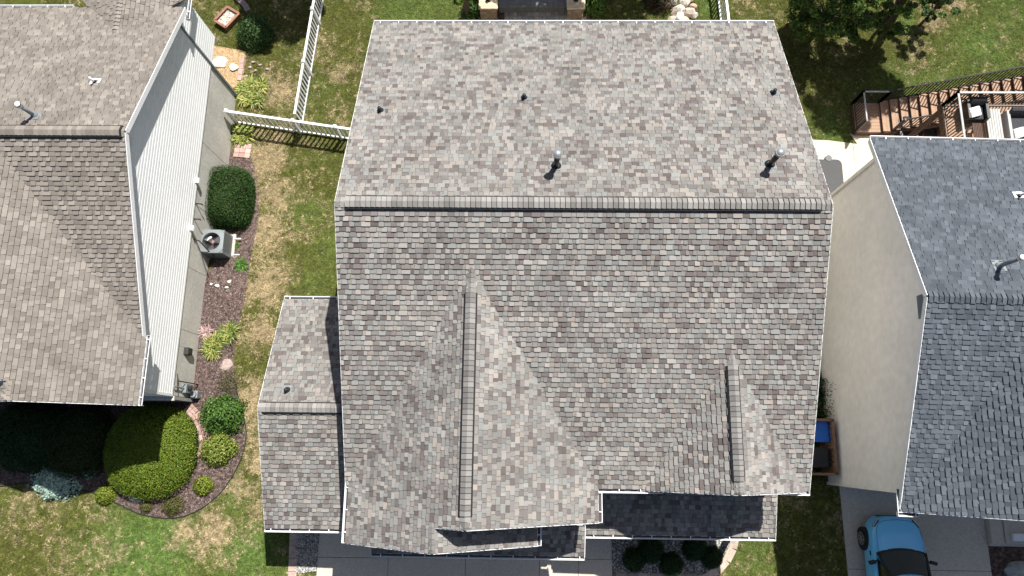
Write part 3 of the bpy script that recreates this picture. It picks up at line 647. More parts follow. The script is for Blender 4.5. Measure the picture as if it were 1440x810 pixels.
for ya, yb in ((RYB, RYR), (RYR, RYF)):
    MB().add([(RXW, ya, zR(ya)-.09), (RXW, yb, zR(yb)-.09), (RXL, yb, zR(yb)-.09), (RXL, ya, zR(ya)-.09)], [(0, 1, 2, 3)]).build('soffit', 'white_trim', hr)
gable_body(hr, RXW+.02, x1, -1.15, 9.5, -1.2, RZR-.12, RYR, PM, 'beige_siding')
lap_siding(hr, [(-1.15, -.3), (9.5, -.3), (9.5, zR(9.5)-.1), (RYR, RZR-.1), (-1.15, zR(-1.15)-.1)], (RXW, 0, 0), (0, 1, 0), (-1, 0, 0), .11, 'beige_siding')
MB().box(RXW-.05, RXW+.03, 9.44, 9.56, -.3, zR(9.5)-.1).build('corner_trim', 'beige_siding', hr); MB().box(RXW-.05, RXW+.03, -1.2, -1.1, -.6, zR(-1.15)-.1).build('corner_trim', 'beige_siding', hr)
MB().box(RXW-.13, RXW-.055, 9.40, 9.49, -.3, zR(9.5)-.1).build('downspout', 'beige_siding', hr)
lv = MB().box(RXW-.05, RXW+.01, RYR-.48, RYR+.28, RZR-1.12, RZR-.42).build('gable_vent', 'white_trim', hr)
for k in range(9): MB().bar((RXW-.06, RYR-.44, RZR-1.06+k*.07), (RXW-.06, RYR+.24, RZR-1.06+k*.07), .03, .045, (1, 0, .7)).build('louver_slat', 'louver', lv)
d = MB().box(11.9, 15.6, -1.24, -1.16, -.6, 1.9).build('garage_door', 'white_trim', hr)
for i in range(4):
    for j in range(5): MB().box(12.0+j*.72, 12.0+j*.72+.6, -1.26, -1.24, -.5+i*.58, -.5+i*.58+.44).build('door_panel', 'white_trim', d)
flue(hr, hit(1403, 372, lambda x, y: zR(y)), 1.0, .06, .085, 'galvanized', 'white_trim', PM)
boot(hr, hit(1428, 272, lambda x, y: zR(y)), PM, .3, .035, 'white_trim')
rot_about(hr, (11.1, 4.2, 0), math.radians(-1.3))
# ------------------------------------------------------------------ planting
def leaf_mesh(name, Pt, Nr, L, W, cols, parent, jit=.9):
    """one folded rhombus per leaf, turned around its outward direction"""
    n = len(Pt); r = RNG.normal(0, 1, (n, 3)); Nn = Nr+jit*r*.6; Nn /= np.linalg.norm(Nn, axis=1)[:, None]+1e-9
    t = np.cross(Nn, RNG.normal(0, 1, (n, 3))); t /= np.linalg.norm(t, axis=1)[:, None]+1e-9; b = np.cross(Nn, t)
    l = (L*RNG.uniform(.6, 1.3, n))[:, None]; w_ = (W*RNG.uniform(.6, 1.3, n))[:, None]
    V = np.empty((n, 4, 3)); V[:, 0] = Pt-t*l*.5; V[:, 1] = Pt+b*w_*.5+Nn*w_*.12; V[:, 2] = Pt+t*l*.5-Nn*l*.12; V[:, 3] = Pt-b*w_*.5+Nn*w_*.12
    return structure(np_mesh(name, V.reshape(-1, 3), np.arange(n*4).reshape(-1, 4), cols, 'leaf', parent), 'stuff')
def pick(cols, n, lo=.65, hi=1.3): return np.array(cols)[RNG.integers(0, len(cols), n)]*RNG.uniform(lo, hi, (n, 1))
def lumps(d, ph, amp): return 1+amp*(np.sin(d[:, 0]*5+ph)*np.sin(d[:, 1]*5.7+ph*2)+.6*np.sin(d[:, 2]*9+ph*3+d[:, 0]*7))
def shrub(name, label, cat, at, rx, ry, ht, n, L, W, cols, p=2., lump=.05, depth=.25, group=None, core=True, jit=.9, rz=0., skirt=0.):
    at = Vector(at); o = thing(name, label, cat, at, group); ph = random.uniform(0, 6)
    def surf(d):
        k = (np.abs(d[:, 0]/rx)**p+np.abs(d[:, 1]/ry)**p+np.abs(d[:, 2]/ht)**p)**(-1/p); return d*(k*lumps(d, ph, lump))[:, None]
    d = RNG.normal(0, 1, (n, 3)); d[:, 2] = np.abs(d[:, 2])*np.where(RNG.random(n) < .9, 1, .1); d /= np.linalg.norm(d, axis=1)[:, None]
    s = surf(d); sc_ = 1-depth*RNG.random(n)**1.6+np.where(RNG.random(n) < .22, RNG.random(n)*lump*1.3, 0); pt = s*sc_[:, None]
    nn = s/np.array([rx, ry, ht])**2; nn /= np.linalg.norm(nn, axis=1)[:, None]
    if skirt: k_ = pt[:, 2] > skirt*ht*RNG.uniform(.8, 1.2, n); pt, nn = pt[k_], nn[k_]; n = len(pt)
    if rz: c, q = math.cos(rz), math.sin(rz); R = np.array([[c, -q, 0], [q, c, 0], [0, 0, 1]]); pt = pt@R.T; nn = nn@R.T
    leaf_mesh('foliage', pt+np.array(at), nn, L, W, pick(cols, n), o, jit)
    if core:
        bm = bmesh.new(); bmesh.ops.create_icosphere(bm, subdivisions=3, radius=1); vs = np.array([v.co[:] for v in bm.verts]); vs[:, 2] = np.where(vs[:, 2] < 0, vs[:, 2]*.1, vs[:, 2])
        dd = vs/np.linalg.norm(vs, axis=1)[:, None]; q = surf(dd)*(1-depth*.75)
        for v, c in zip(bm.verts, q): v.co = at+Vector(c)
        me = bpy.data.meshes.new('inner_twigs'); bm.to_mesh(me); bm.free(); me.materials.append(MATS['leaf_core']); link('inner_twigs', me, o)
    mb = MB()
    for k in range(5):
        a = random.uniform(0, 6.28); mb.tube([at-Vector((0, 0, .05)), at+Vector((math.cos(a)*rx*.3, math.sin(a)*ry*.3, ht*.4)), at+Vector((math.cos(a)*rx*.6, math.sin(a)*ry*.6, ht*.7))], [.018, .012, .005], 5)
    mb.build('stem', 'bark', o); return o
def straps(name, label, at, r, n, ln, cols, group=None, cat='plant', wd=.018, centres=1):
    """clump of long arching strap leaves"""
    at = Vector(at); o = thing(name, label, cat, at, group); V = []; F = []; C = []
    cs = [(random.uniform(-r, r)*.55, random.uniform(-r, r)*.55) for _ in range(centres)] if centres > 1 else [(0, 0)]
    for i in range(n):
        cx, cy_ = random.choice(cs); a = random.uniform(0, 6.283); l = ln*random.uniform(.6, 1.15); b0 = Vector((at.x+cx+random.gauss(0, .05), at.y+cy_+random.gauss(0, .05), at.z)); d = Vector((math.cos(a), math.sin(a), 0)); q = Vector((-d.y, d.x, 0))
        w_ = wd*random.uniform(.7, 1.3); spread = random.uniform(.45, 1.); i0 = len(V)
        for t in (0, .35, .7, 1.):
            z = l*(.75*t-.62*t*t*spread-.0)*1.25; pt = b0+d*(l*spread*t*.95)+Vector((0, 0, max(z, .02)))
            ww = w_*(1-.85*t**2); V += [tuple(pt+q*ww), tuple(pt-q*ww)]
        c = jit(random.choice(cols), .75, 1.25)
        for k in range(3): F.append((i0+2*k, i0+2*k+1, i0+2*k+3, i0+2*k+2)); C.append(c)
    structure(np_mesh('leaves', np.array(V), np.array(F), np.array(C), 'leaf', o), 'stuff'); return o
def tree(name, label, at, ht, cr_, cz, n, L, cols, group=None, trunk_r=.12, clumps=40):
    at = Vector(at); o = thing(name, label, 'tree', at, group); mb = MB(); c0 = at+Vector((0, 0, cz))
    mb.tube([at-Vector((0, 0, .1)), at+Vector((.03, .02, cz*.5)), at+Vector((-.05, .05, cz)), at+Vector((0, 0, ht*.93))], [trunk_r*1.25, trunk_r, trunk_r*.7, .02], 9).build('trunk', 'bark', o, True)
    cen = []
    for i in range(clumps):
        d = Vector((random.gauss(0, 1), random.gauss(0, 1), random.gauss(0, 1))).normalized(); r = random.uniform(.35, 1.)**.6
        cen.append(c0+Vector((d.x*cr_*r, d.y*cr_*r, d.z*(ht-cz)*r*(1 if d.z > 0 else .6))))
    lm = MB()
    for c in cen[::2]: lm.tube([at+Vector((0, 0, cz*random.uniform(.45, .9))), (at+c)/2+Vector((0, 0, cz*.45)), c], [trunk_r*.38, trunk_r*.2, .008], 5, False)
    lm.build('limbs', 'bark', o)
    k = RNG.integers(0, clumps, n); ca = np.array([c[:] for c in cen]); rad = RNG.uniform(.28, .55, clumps)*cr_*.42
    d = RNG.normal(0, 1, (n, 3)); d /= np.linalg.norm(d, axis=1)[:, None]; pt = ca[k]+d*(rad[k]*RNG.random(n)**.45)[:, None]*np.array([1.15, 1.15, .7])
    nn = d+np.array([0, 0, .8]); nn /= np.linalg.norm(nn, axis=1)[:, None]; tint = RNG.uniform(.7, 1.25, clumps)[k][:, None]
    structure(leaf_mesh('crown', pt, nn, L, L*.6, pick(cols, n)*tint, o), 'stuff'); return o
YEW = [(.035,.09,.018),(.055,.125,.025),(.022,.06,.014)]
shrub('hedge', 'dark green box-clipped yew hedge beside the outdoor condenser unit', 'hedge', Pg(331, 286), .86, 1.22, 1.55, 27000, .06, .024, YEW, 4.5, .03, .14, jit=1.1, skirt=.12)
GOLD = [(.17,.25,.02),(.13,.215,.02),(.24,.27,.028),(.085,.15,.016)]
shrub('round_hedge', 'big clipped round golden green hedge, half in the shadow of the gable', 'hedge', Pg(219, 634), 1.74, 1.74, 1.2, 46000, .06, .026, GOLD, 2.3, .022, .12, jit=1.0, skirt=.3)
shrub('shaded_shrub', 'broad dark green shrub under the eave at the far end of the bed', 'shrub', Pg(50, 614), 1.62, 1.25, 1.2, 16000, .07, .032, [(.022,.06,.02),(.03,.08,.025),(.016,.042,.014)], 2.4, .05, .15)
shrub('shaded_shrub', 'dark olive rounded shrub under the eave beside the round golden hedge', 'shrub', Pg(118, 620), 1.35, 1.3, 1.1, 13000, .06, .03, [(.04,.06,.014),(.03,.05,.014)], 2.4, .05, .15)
LG = [(.09,.19,.03),(.07,.15,.028),(.12,.23,.045),(.05,.11,.02)]
shrub('leafy_shrub', 'bright green leafy shrub at the top of the front bed beside the brick path', 'shrub', Pg(316, 584), .82, .68, .75, 4600, .095, .05, LG, 2., .17, .42)
YG = [(.26,.31,.055),(.20,.26,.045),(.33,.36,.09),(.13,.19,.03)]
shrub('yellow_shrub', 'large pale yellow green shrub below the leafy green one', 'shrub', Pg(309, 631), .66, .62, .6, 3600, .08, .042, YG, 2., .16, .4)
YY2 = [(.25,.30,.03),(.19,.25,.03),(.30,.33,.05),(.12,.17,.02)]
shrub('dwarf_shrub', 'small round yellow shrub at the widest bend of the bed edging', 'shrub', Pg(287, 683), .37, .35, .38, 2000, .055, .03, YY2, 2., .08, .3)
shrub('dwarf_shrub', 'small round yellow shrub on the edging beside the silvery plant', 'shrub', Pg(151, 695), .40, .35, .38, 2000, .055, .03, YY2, 2., .08, .3)
OL = [(.13,.15,.03),(.10,.12,.03),(.17,.13,.05),(.07,.09,.02)]
shrub('olive_shrub', 'sparse olive shrub with reddish tips near the lowest bend of edging', 'shrub', Pg(245, 711), .42, .36, .36, 1300, .06, .03, OL, 2., .14, .5, core=False)
shrub('olive_shrub', 'tiny olive shrub beside the flat round stone', 'shrub', Pg(207, 713), .24, .22, .26, 600, .055, .028, OL, 2., .14, .5, core=False)
shrub('open_shrub', 'thin straggly olive shrub on the bare mulch behind the leafy green shrub', 'shrub', Pg(325, 540), .55, .5, .5, 1100, .06, .022, [(.12,.13,.05),(.09,.11,.035),(.15,.14,.07)], 2., .2, .7, core=False)
SILV = [(.46,.60,.50),(.38,.53,.45),(.54,.64,.52),(.28,.42,.36)]
shrub('silver_plant', 'low spreading silvery blue green plant spilling over the bed edging', 'plant', Pg(80, 678), 1.0, .58, .32, 2300, .12, .075, SILV, 2.2, .16, .4, jit=.6, rz=-.25)
shrub('silver_plant', 'small pale leafy plant between the round hedge and the silvery spread', 'plant', Pg(130, 661), .26, .34, .4, 330, .10, .06, [(.22,.33,.25),(.17,.26,.19)], 2., .2, .7, core=False)
DL = [(.44,.44,.12),(.34,.38,.09),(.50,.46,.17),(.10,.17,.035),(.20,.27,.05),(.07,.12,.025)]
straps('daylily_clump', 'yellowing strap-leaved clump at the foot of the foundation by the pink dried flowers', Pg(307, 487), .45, 520, .5, DL, centres=5)
straps('daylily_clump', 'greener strap-leaved clump touching the lawn edge of the side bed', Pg(322, 468), .3, 300, .5, DL[1:]+[(.1,.18,.04)], centres=4)
straps('daylily_clump', 'large yellow strap-leaved clump between the pea gravel and the picket fence', Pg(356, 132), .75, 1500, .45, DL, centres=30, wd=.026)
straps('daylily_clump', 'yellow green strap-leaved clump on the house side of the fence', Pg(341, 190), .5, 600, .4, DL, centres=14, wd=.026)
straps('dried_flowers', 'pinkish dried flower stalks against the foundation', Pg(291, 466), .25, 110, .35, [(.50,.33,.33),(.42,.28,.27),(.6,.48,.45)], centres=4)
straps('weeds', 'pale green weeds growing along the outer side of the condenser pad', Pg(339, 374), .2, 160, .3, LG, centres=4, wd=.03)
straps('weeds', 'small green weeds between the condenser and the hedge', Pg(333, 347), .12, 70, .2, LG, centres=2, wd=.025)
GB = [(.05,.11,.028),(.035,.085,.022),(.07,.14,.035)]
shrub('back_shrub', 'round green shrub beside the square framed box on the back lawn', 'shrub', Pg(361, 50), .78, .82, .95, 6500, .075, .04, GB+[(.09,.16,.05)], 2., .09, .3)
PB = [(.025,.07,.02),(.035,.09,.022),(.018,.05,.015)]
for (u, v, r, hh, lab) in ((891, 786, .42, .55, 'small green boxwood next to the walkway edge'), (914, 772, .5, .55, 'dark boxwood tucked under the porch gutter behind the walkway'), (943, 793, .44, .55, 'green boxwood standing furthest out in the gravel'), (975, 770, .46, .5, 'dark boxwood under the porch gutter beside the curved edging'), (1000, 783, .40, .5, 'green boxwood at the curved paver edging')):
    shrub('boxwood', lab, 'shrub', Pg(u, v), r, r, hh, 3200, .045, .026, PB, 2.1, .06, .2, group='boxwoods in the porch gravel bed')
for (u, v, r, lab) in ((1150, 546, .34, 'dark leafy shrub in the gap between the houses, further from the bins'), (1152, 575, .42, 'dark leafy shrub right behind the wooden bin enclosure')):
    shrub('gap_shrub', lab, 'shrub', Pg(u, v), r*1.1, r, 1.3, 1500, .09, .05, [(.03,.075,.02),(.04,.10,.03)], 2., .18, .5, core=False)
# trees of the back gardens
TG = [(.115,.19,.028),(.08,.14,.022),(.155,.235,.04),(.055,.10,.018)]
def tat(u, v, z): p = P(u, v, z); return (p.x, p.y, zg(p.x, p.y))
def shade_tree(label, u, v, z, r, n=26000, cl=90):
    """a tall tree beyond the frame, stood so that a crown at height z shades the ground seen at (u, v)"""
    g = Pg(u, v); k = (z-g.z); x, y = g.x+.295*k, g.y+.51*k
    return tree('garden_tree', label, (x, y, zg(x, y)), z+r*.8, r, z, n, .17, TG, clumps=cl, trunk_r=.17)
shade_tree('tall spreading tree whose shadow covers the lawn beside the stair landing', 1195, 135, 8.5, 1.95)
shade_tree('tall spreading tree whose shadow falls along the gable edge of the back lawn', 1085, 95, 8.5, 1.65)
shade_tree('tall tree whose shadow covers the square framed box', 392, 18, 7.5, 1.9, 20000, 60)
shade_tree('tall tree whose shadow covers the paving between the stone pillars', 750, 15, 7.5, 2.0, 20000, 60)
shade_tree('tall tree whose shadow falls between the right pillar and the boulders', 885, 8, 7.5, 2.1, 20000, 60)
tree('garden_tree', 'low bushy tree with bright sunlit leaves behind the picket fence end', tat(1176, 2, 2.0), 3.2, 1.55, 1.7, 13000, .12, TG, clumps=60, trunk_r=.07)
tree('garden_tree', 'narrow bushy tree next to the pale dry patch of lawn', tat(1264, 8, 1.9), 3.0, .85, 1.6, 6500, .11, TG, clumps=34, trunk_r=.06)
tree('garden_tree', 'slender dark leafed young tree on the dry patch of the far lawn', tat(1334, -8, 1.8), 2.6, .75, 1.5, 4500, .09, PB+TG[:2], clumps=34, trunk_r=.05)
tree('garden_tree', 'low branching tree left of the stone pillars', tat(650, -30, 2.2), 3.2, .85, 1.9, 6000, .11, TG, clumps=30)
shrub('border_shrub', 'light green leafy shrub right of the stone pillar', 'shrub', Pg(836, 10), .45, .6, .8, 1500, .1, .055, [(.13,.22,.04),(.09,.17,.03)], 2., .18, .5)
shrub('border_shrub', 'dark reddish shrub beside the boulders', 'shrub', Pg(925, 0), .7, .7, .8, 2500, .09, .05, [(.06,.03,.02),(.04,.06,.02),(.08,.04,.03)], 2., .15, .4)
shrub('border_shrub', 'low green foliage left of the stone pillar', 'shrub', Pg(664, 16), .5, .55, .6, 1500, .1, .05, [(.07,.14,.03),(.05,.10,.02)], 2., .18, .5)

# ------------------------------------------------------------------ stones, bricks, edging
def rock(name, label, at, rx, ry, ht, colr, group=None, cat='stone', seed=0):
    rn = random.Random(seed); at = Vector(at); bm = bmesh.new(); bmesh.ops.create_icosphere(bm, subdivisions=2, radius=1)
    nrm = [Vector((rn.gauss(0, 1), rn.gauss(0, 1), rn.gauss(0, .7))).normalized() for _ in range(11)]; lim = [rn.uniform(.5, .9) for _ in nrm]
    for v in bm.verts:
        for n_, l_ in zip(nrm, lim):
            d = v.co.dot(n_)
            if d > l_: v.co -= n_*(d-l_)
        v.co = Vector((v.co.x*rx, v.co.y*ry, v.co.z*ht)); v.co += at+Vector((0, 0, ht*.35))
    me = bpy.data.meshes.new(name); bm.to_mesh(me); bm.free(); me.materials.append(MATS['stone'])
    a = me.attributes.new('col', 'FLOAT_COLOR', 'FACE'); a.data.foreach_set('color', np.tile(np.array([*colr, 1], np.float32), len(me.polygons)))
    return tag(link(name, me), label, cat, group)
rock('flat_stone', 'flat round grey stone in the mulch below the round hedge', Pg(191, 702), .26, .22, .07, (.2,.2,.19), seed=1)
rock('stepping_stone', 'larger pale stepping stone in the pea gravel by the downspout corner', Pg(309, 88, .03), .40, .30, .07, (.6,.56,.48), seed=2)
rock('stepping_stone', 'smaller round pale stepping stone in the pea gravel', Pg(330, 95, .03), .23, .23, .07, (.62,.58,.5), seed=3)
for i, (u, v, r) in enumerate(((323, 396, .11), (319, 405, .10), (306, 402, .12), (298, 400, .09))): rock('garden_stone', 'small white stone by the shaded foot of the condenser pad', Pg(u, v), r, r*.75, .08, (.62,.6,.56), 'white stones by the condenser', seed=10+i)
rock('paving_stone', 'broken flat pinkish paving stone in the mulch below the daylilies', Pg(319, 513), .38, .30, .04, (.34,.27,.24), seed=20)
for i, (u, v, r) in enumerate(((352, 95, .10), (346, 108, .11), (360, 100, .1), (366, 92, .12), (356, 88, .1), (376, 98, .1), (349, 66, .13))): rock('edge_stone', 'small pinkish stone at the foot of the round back shrub', Pg(u, v), r, r*.8, .08, (.42,.33,.29), 'stones under the back shrub', seed=30+i)
for i, (u, v, rx, hh) in enumerate(((944, 3, .35, .3), (953, 14, .33, .28), (962, 6, .3, .3), (966, 20, .36, .3), (955, 25, .3, .22), (972, 12, .25, .25), (949, 20, .22, .2), (968, 2, .3, .25), (961, 29, .3, .2), (937, 10, .2, .2), (945, 28, .25, .2), (975, 24, .24, .2))):
    rock('boulder', 'pale limestone boulder in the heap beside the back picket fence', Pg(u, v), rx, rx*.75, hh, random.choice([(.55,.46,.36),(.6,.55,.48),(.42,.31,.22),(.5,.42,.34)]), 'limestone boulders behind the house', 'boulder', seed=50+i)
rock('boulder', 'big grey boulder in dark mulch beside the neighbour driveway', Pg(1436, 805), .75, .45, .4, (.30,.32,.32), cat='boulder', seed=77)
def course(name, label, cat, pts, wd, ln, ht, cols, rows=1, gap=.012, piece='brick', material='brick_pink', dz=.0):
    """bricks or blocks laid along a ground path"""
    o = thing(name, label, cat, pts[0]); path = [Vector((p.x, p.y, 0)) for p in pts]; seg = [(path[i+1]-path[i]).length for i in range(len(path)-1)]; tot = sum(seg)
    def at_(t):
        for i, s in enumerate(seg):
            if t <= s or i == len(seg)-1: return path[i]+(path[i+1]-path[i])*(t/s), (path[i+1]-path[i]).normalized()
            t -= s
    n = max(1, round(tot/ln)); st_ = tot/n
    for i in range(n):
        c, d = at_((i+.5)*st_); q = Vector((-d.y, d.x, 0))
        for r in range(rows):
            cc = c+q*((r-(rows-1)/2)*(wd+gap)); z = zg(cc.x, cc.y)+dz; jz = random.uniform(0, .006); a = random.uniform(-.02, .02)
            MB().obox(cc+Vector((0, 0, z+ht/2+jz-.02)), (d+q*a)*(st_/2-gap/2), (q-d*a)*wd/2, Vector((0, 0, ht/2+.02)), jit(random.choice(cols), .8, 1.2)).build(piece, material, o, bevel=.006)
    return o
PINK = [(.40,.25,.21),(.46,.31,.27),(.33,.21,.18)]
course('brick_path', 'curved pink brick edging strip around the round hedge', 'edging', G([(264,571),(277,585),(287,605),(289,625),(283,643)]), .11, .21, .05, PINK, 3)
course('brick_pad', 'small pad of pink pavers beside the box hedge', 'paving', G([(330,211),(353,213)]), .2, .2, .05, [(.45,.29,.25),(.55,.44,.36),(.40,.26,.23)], 3)
course('block_edging', 'row of pink blocks along the edge of the pea gravel', 'edging', G([(342,82),(340,98),(337,114)]), .17, .3, .08, [(.48,.34,.3),(.42,.29,.26)], 1, piece='block')
course('block_edging', 'curved row of grey blocks behind the round back shrub', 'edging', G([(331,-4),(339,2),(346,9),(350,17)]), .24, .33, .12, [(.22,.18,.17),(.27,.22,.21)], 1, piece='block')
course('paver_edging', 'straight tan paver edging between lawn and driveway gravel strip', 'edging', G([(414,748),(413,775),(411,822)]), .30, .42, .06, [(.42,.33,.27),(.36,.28,.23)], 1, piece='block', material='stone')
course('paver_edging', 'curved tan paver edging round the porch gravel bed', 'edging', G([(1034,752),(1030,770),(1022,787),(1010,800),(994,812),(975,818)]), .30, .45, .07, [(.44,.35,.28),(.39,.30,.24),(.47,.38,.31)], 1, piece='block', material='stone')
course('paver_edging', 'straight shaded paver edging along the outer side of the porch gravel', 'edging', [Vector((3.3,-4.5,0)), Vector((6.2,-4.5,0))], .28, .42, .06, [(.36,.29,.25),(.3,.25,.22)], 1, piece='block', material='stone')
ed = smooth_poly([(p.x, p.y) for p in BED], 6); i0, i1 = 10*6, 23*6+1; ep = [ed[i] for i in range(i0, i1)]; mb = MB()
mb.tube([(p.x, p.y, zg(p.x, p.y)+.03) for p in ep], .02, 6); tag(mb.build('bed_edging', 'edging_black'), 'black plastic edging curving round the front garden bed', 'edging')

# ------------------------------------------------------------------ picket fences
def fence(label, px, posts, hgt=1.12, group=None, pitch=.2, skip_first=False):
    pts = [Pg(u, v, hgt) for u, v in px]; a, b = pts[0], pts[-1]; a, b = Vector((a.x, a.y, 0)), Vector((b.x, b.y, 0)); L = (b-a).length; d = (b-a)/L; q = Vector((-d.y, d.x, 0))
    o = thing('picket_fence', label, 'fence', (a.x, a.y, zg(a.x, a.y)), group); Z = lambda t: zg((a+d*t).x, (a+d*t).y)
    for hz, w_, t_ in ((hgt-.02, .09, .05), (.12, .05, .09)):
        MB().bar(a+Vector((0, 0, Z(0)+hz)), b+Vector((0, 0, Z(L)+hz)), w_, t_).build('rail', 'white_trim', o)
    t = pitch*.5
    me = None
    while t < L:
        c = a+d*t; z = Z(t); mb = MB().obox(c+Vector((0, 0, z+hgt/2)), d*.036, q*.011, Vector((0, 0, hgt/2-.06))); mb.build('picket', 'white_trim', o); t += pitch
    for u, v in posts:
        p = Pg(u, v, hgt); t = min(L, max(0, (Vector((p.x, p.y, 0))-a).dot(d))); c = a+d*t; z = Z(t)
        po = MB().obox(c+Vector((0, 0, z+hgt/2)), d*.055, q*.055, Vector((0, 0, hgt/2+.05))).build('post', 'white_trim', o)
        cpz = z+hgt+.05; mb = MB(); s = .075; top = c+Vector((0, 0, cpz+.07)); k = [c+d*i*s+q*j*s+Vector((0, 0, cpz)) for i, j in ((-1, -1), (1, -1), (1, 1), (-1, 1))]
        for i in range(4): mb.face([k[i], k[(i+1) % 4], top])
        mb.build('post_cap', 'white_trim', po)
    return o
fence('white picket fence running from the white sided house across to the middle house', [(318,156),(497,182)], [(318,156),(413,163),(472,173),(497,182)])
fence('white picket fence running back along the garden boundary', [(414,160),(448,-40)], [(424,86),(435,12)])
fence('white picket fence end seen behind the roof edge beside the boulders', [(1017,-40),(1030,70)], [(1017,-40)])
# ------------------------------------------------------------------ condenser unit
c = Pg(297, 339, .92); c.z -= .92; S, HT = .46, .92
ac = thing('condenser_unit', 'square grey air-conditioning condenser with open fan grille beside the hedge', 'air conditioner', c, rz=0)
MB().box(c.x-.55, c.x+.55, c.y-.55, c.y+.55, c.z-.05, c.z+.06).build('pad', 'concrete', ac)
MB().box(c.x-S+.03, c.x+S-.03, c.y-S+.03, c.y+S-.03, c.z+.06, c.z+HT-.30).build('cabinet', 'ac_grey', ac)
for sx, sy_ in ((-1, -1), (1, -1), (1, 1), (-1, 1)): MB().box(c.x+sx*(S-.05)-.04, c.x+sx*(S-.05)+.04, c.y+sy_*(S-.05)-.04, c.y+sy_*(S-.05)+.04, c.z+.06, c.z+HT-.04).build('corner_post', 'ac_grey', ac)
for k in range(11):
    t = -S+.1+k*(2*S-.2)/10
    for a, b in (((S-.015, t), (.012, .022)), ((-S+.015, t), (.012, .022)), ((t, S-.015), (.022, .012)), ((t, -S+.015), (.022, .012))):
        MB().box(c.x+a[0]-b[0], c.x+a[0]+b[0], c.y+a[1]-b[1], c.y+a[1]+b[1], c.z+.1, c.z+HT-.05).build('louver_fin', 'ac_grey', ac)
mb = MB(); sg = 32; R0 = .345
for k in range(sg):
    a0, a1 = 2*math.pi*k/sg, 2*math.pi*(k+1)/sg
    def sq(a):
        m_ = max(abs(math.cos(a)), abs(math.sin(a))); rr_ = S/m_; x, y = rr_*math.cos(a), rr_*math.sin(a); kx = .86 if abs(abs(x)-abs(y)) < .02 else 1
        return x*kx if kx < 1 else x, y*kx if kx < 1 else y
    (x0_, y0_), (x1_, y1_) = sq(a0), sq(a1); zt = c.z+HT
    ci = lambda a, z, r=R0: (c.x+r*math.cos(a), c.y+r*math.sin(a), z)
    mb.face([ci(a0, zt), (c.x+x0_, c.y+y0_, zt-.015), (c.x+x1_, c.y+y1_, zt-.015), ci(a1, zt)]); mb.face([(c.x+x0_, c.y+y0_, zt-.015), (c.x+x0_, c.y+y0_, zt-.09), (c.x+x1_, c.y+y1_, zt-.09), (c.x+x1_, c.y+y1_, zt-.015)])
    mb.face([ci(a1, zt), ci(a1, zt-.28), ci(a0, zt-.28), ci(a0, zt)])
lid = mb.build('top_lid', 'ac_grey', ac)
MB().tube([c+Vector((0, 0, HT-.295)), c+Vector((0, 0, HT-.285))], R0, 24).build('fan_well', 'vent_black', lid)
fan = MB().tube([c+Vector((0, 0, HT-.24)), c+Vector((0, 0, HT-.10))], .075, 14).build('fan_motor', 'copper_tag', ac)
for k in range(3):
    a = k*2*math.pi/3+.35; dd = Vector((math.cos(a), math.sin(a), 0)); qq = Vector((-dd.y, dd.x, 0)); mb = MB()
    vs = [c+Vector((0, 0, HT-.16))+dd*r+qq*(s_*w_)+Vector((0, 0, .05*s_)) for r, w_ in ((.06, .05), (.2, .11), (.31, .14)) for s_ in (-1, 1)]
    mb.add(vs, [(0, 2, 3, 1), (2, 4, 5, 3)]); mb.add(vs, [(1, 3, 2, 0), (3, 5, 4, 2)]); mb.build('fan_blade', 'steel', fan)
for r in (.12, .19, .26, .32):
    MB().tube([c+Vector((r*math.cos(t), r*math.sin(t), HT+.004)) for t in np.linspace(0, 2*math.pi, 29)], .0035, 4, False).build('grille_wire', 'black_metal', lid)
for k in range(8):
    a = k*math.pi/8; dd = Vector((math.cos(a), math.sin(a), 0)); MB().bar(c+dd*R0+Vector((0, 0, HT+.006)), c-dd*R0+Vector((0, 0, HT+.006)), .005, .005).build('grille_wire', 'black_metal', lid)
for k in (-.3, .35): MB().box(c.x+.5, c.x+.78, c.y+k-.02, c.y+k+.02, c.z+.05, c.z+.09).build('pad_strap', 'white_trim', ac)
# lines and boxes on the white house
def cable(name, label, pts, r, material, cat='pipe'): return tag(MB().tube(pts, r, 7).build(name, material, None, True), label, cat)
wx = LXW+.03
cable('refrigerant_line', 'black insulated refrigerant line looping from the foundation to the condenser', [(wx-.06, c.y-.1, 1.95), (wx+.12, c.y-.15, 1.85), (wx+.25, c.y-.35, 1.5), (wx+.35, c.y-.5, 1.0), (c.x-.2, c.y-.5, c.z+.25)], .022, 'black_metal')
cable('power_whip', 'thin black cable hanging down the foundation behind the condenser', [(wx, c.y-.1, 1.9), (wx+.03, c.y-.5, 1.4), (wx+.04, c.y-1.0, .9), (wx+.05, c.y-1.25, .6)], .012, 'black_metal', 'cable')
def wallbox(name, label, cat, y, z, w_, hh, dp, material, parts=()):
    o = MB().box(LXW-.03, LXW+dp, y-w_/2, y+w_/2, z-hh/2, z+hh/2).build(name, material, None, bevel=.01); tag(o, label, cat); return o
for y, z, lab in ((9.55, 2.36, 'small white wall vent on the siding edge above the box hedge'), (7.7, 2.36, 'small white wall vent where the refrigerant line leaves the siding')):
    o = wallbox('wall_vent', lab, 'vent', y, z, .17, .15, .14, 'white_trim'); MB().box(LXW+.14, LXW+.16, y-.10, y+.10, z-.02, z+.09).build('hood', 'white_trim', o)
for y, lab in ((8.75, 'dark pipe stub on the foundation nearer the box hedge'), (8.15, 'dark pipe stub on the foundation nearer the condenser')):
    cable('pipe_stub', lab, [(LXW-.03, y, 2.1), (LXW+.16, y, 2.08), (LXW+.18, y, 1.98)], .025, 'black_metal')
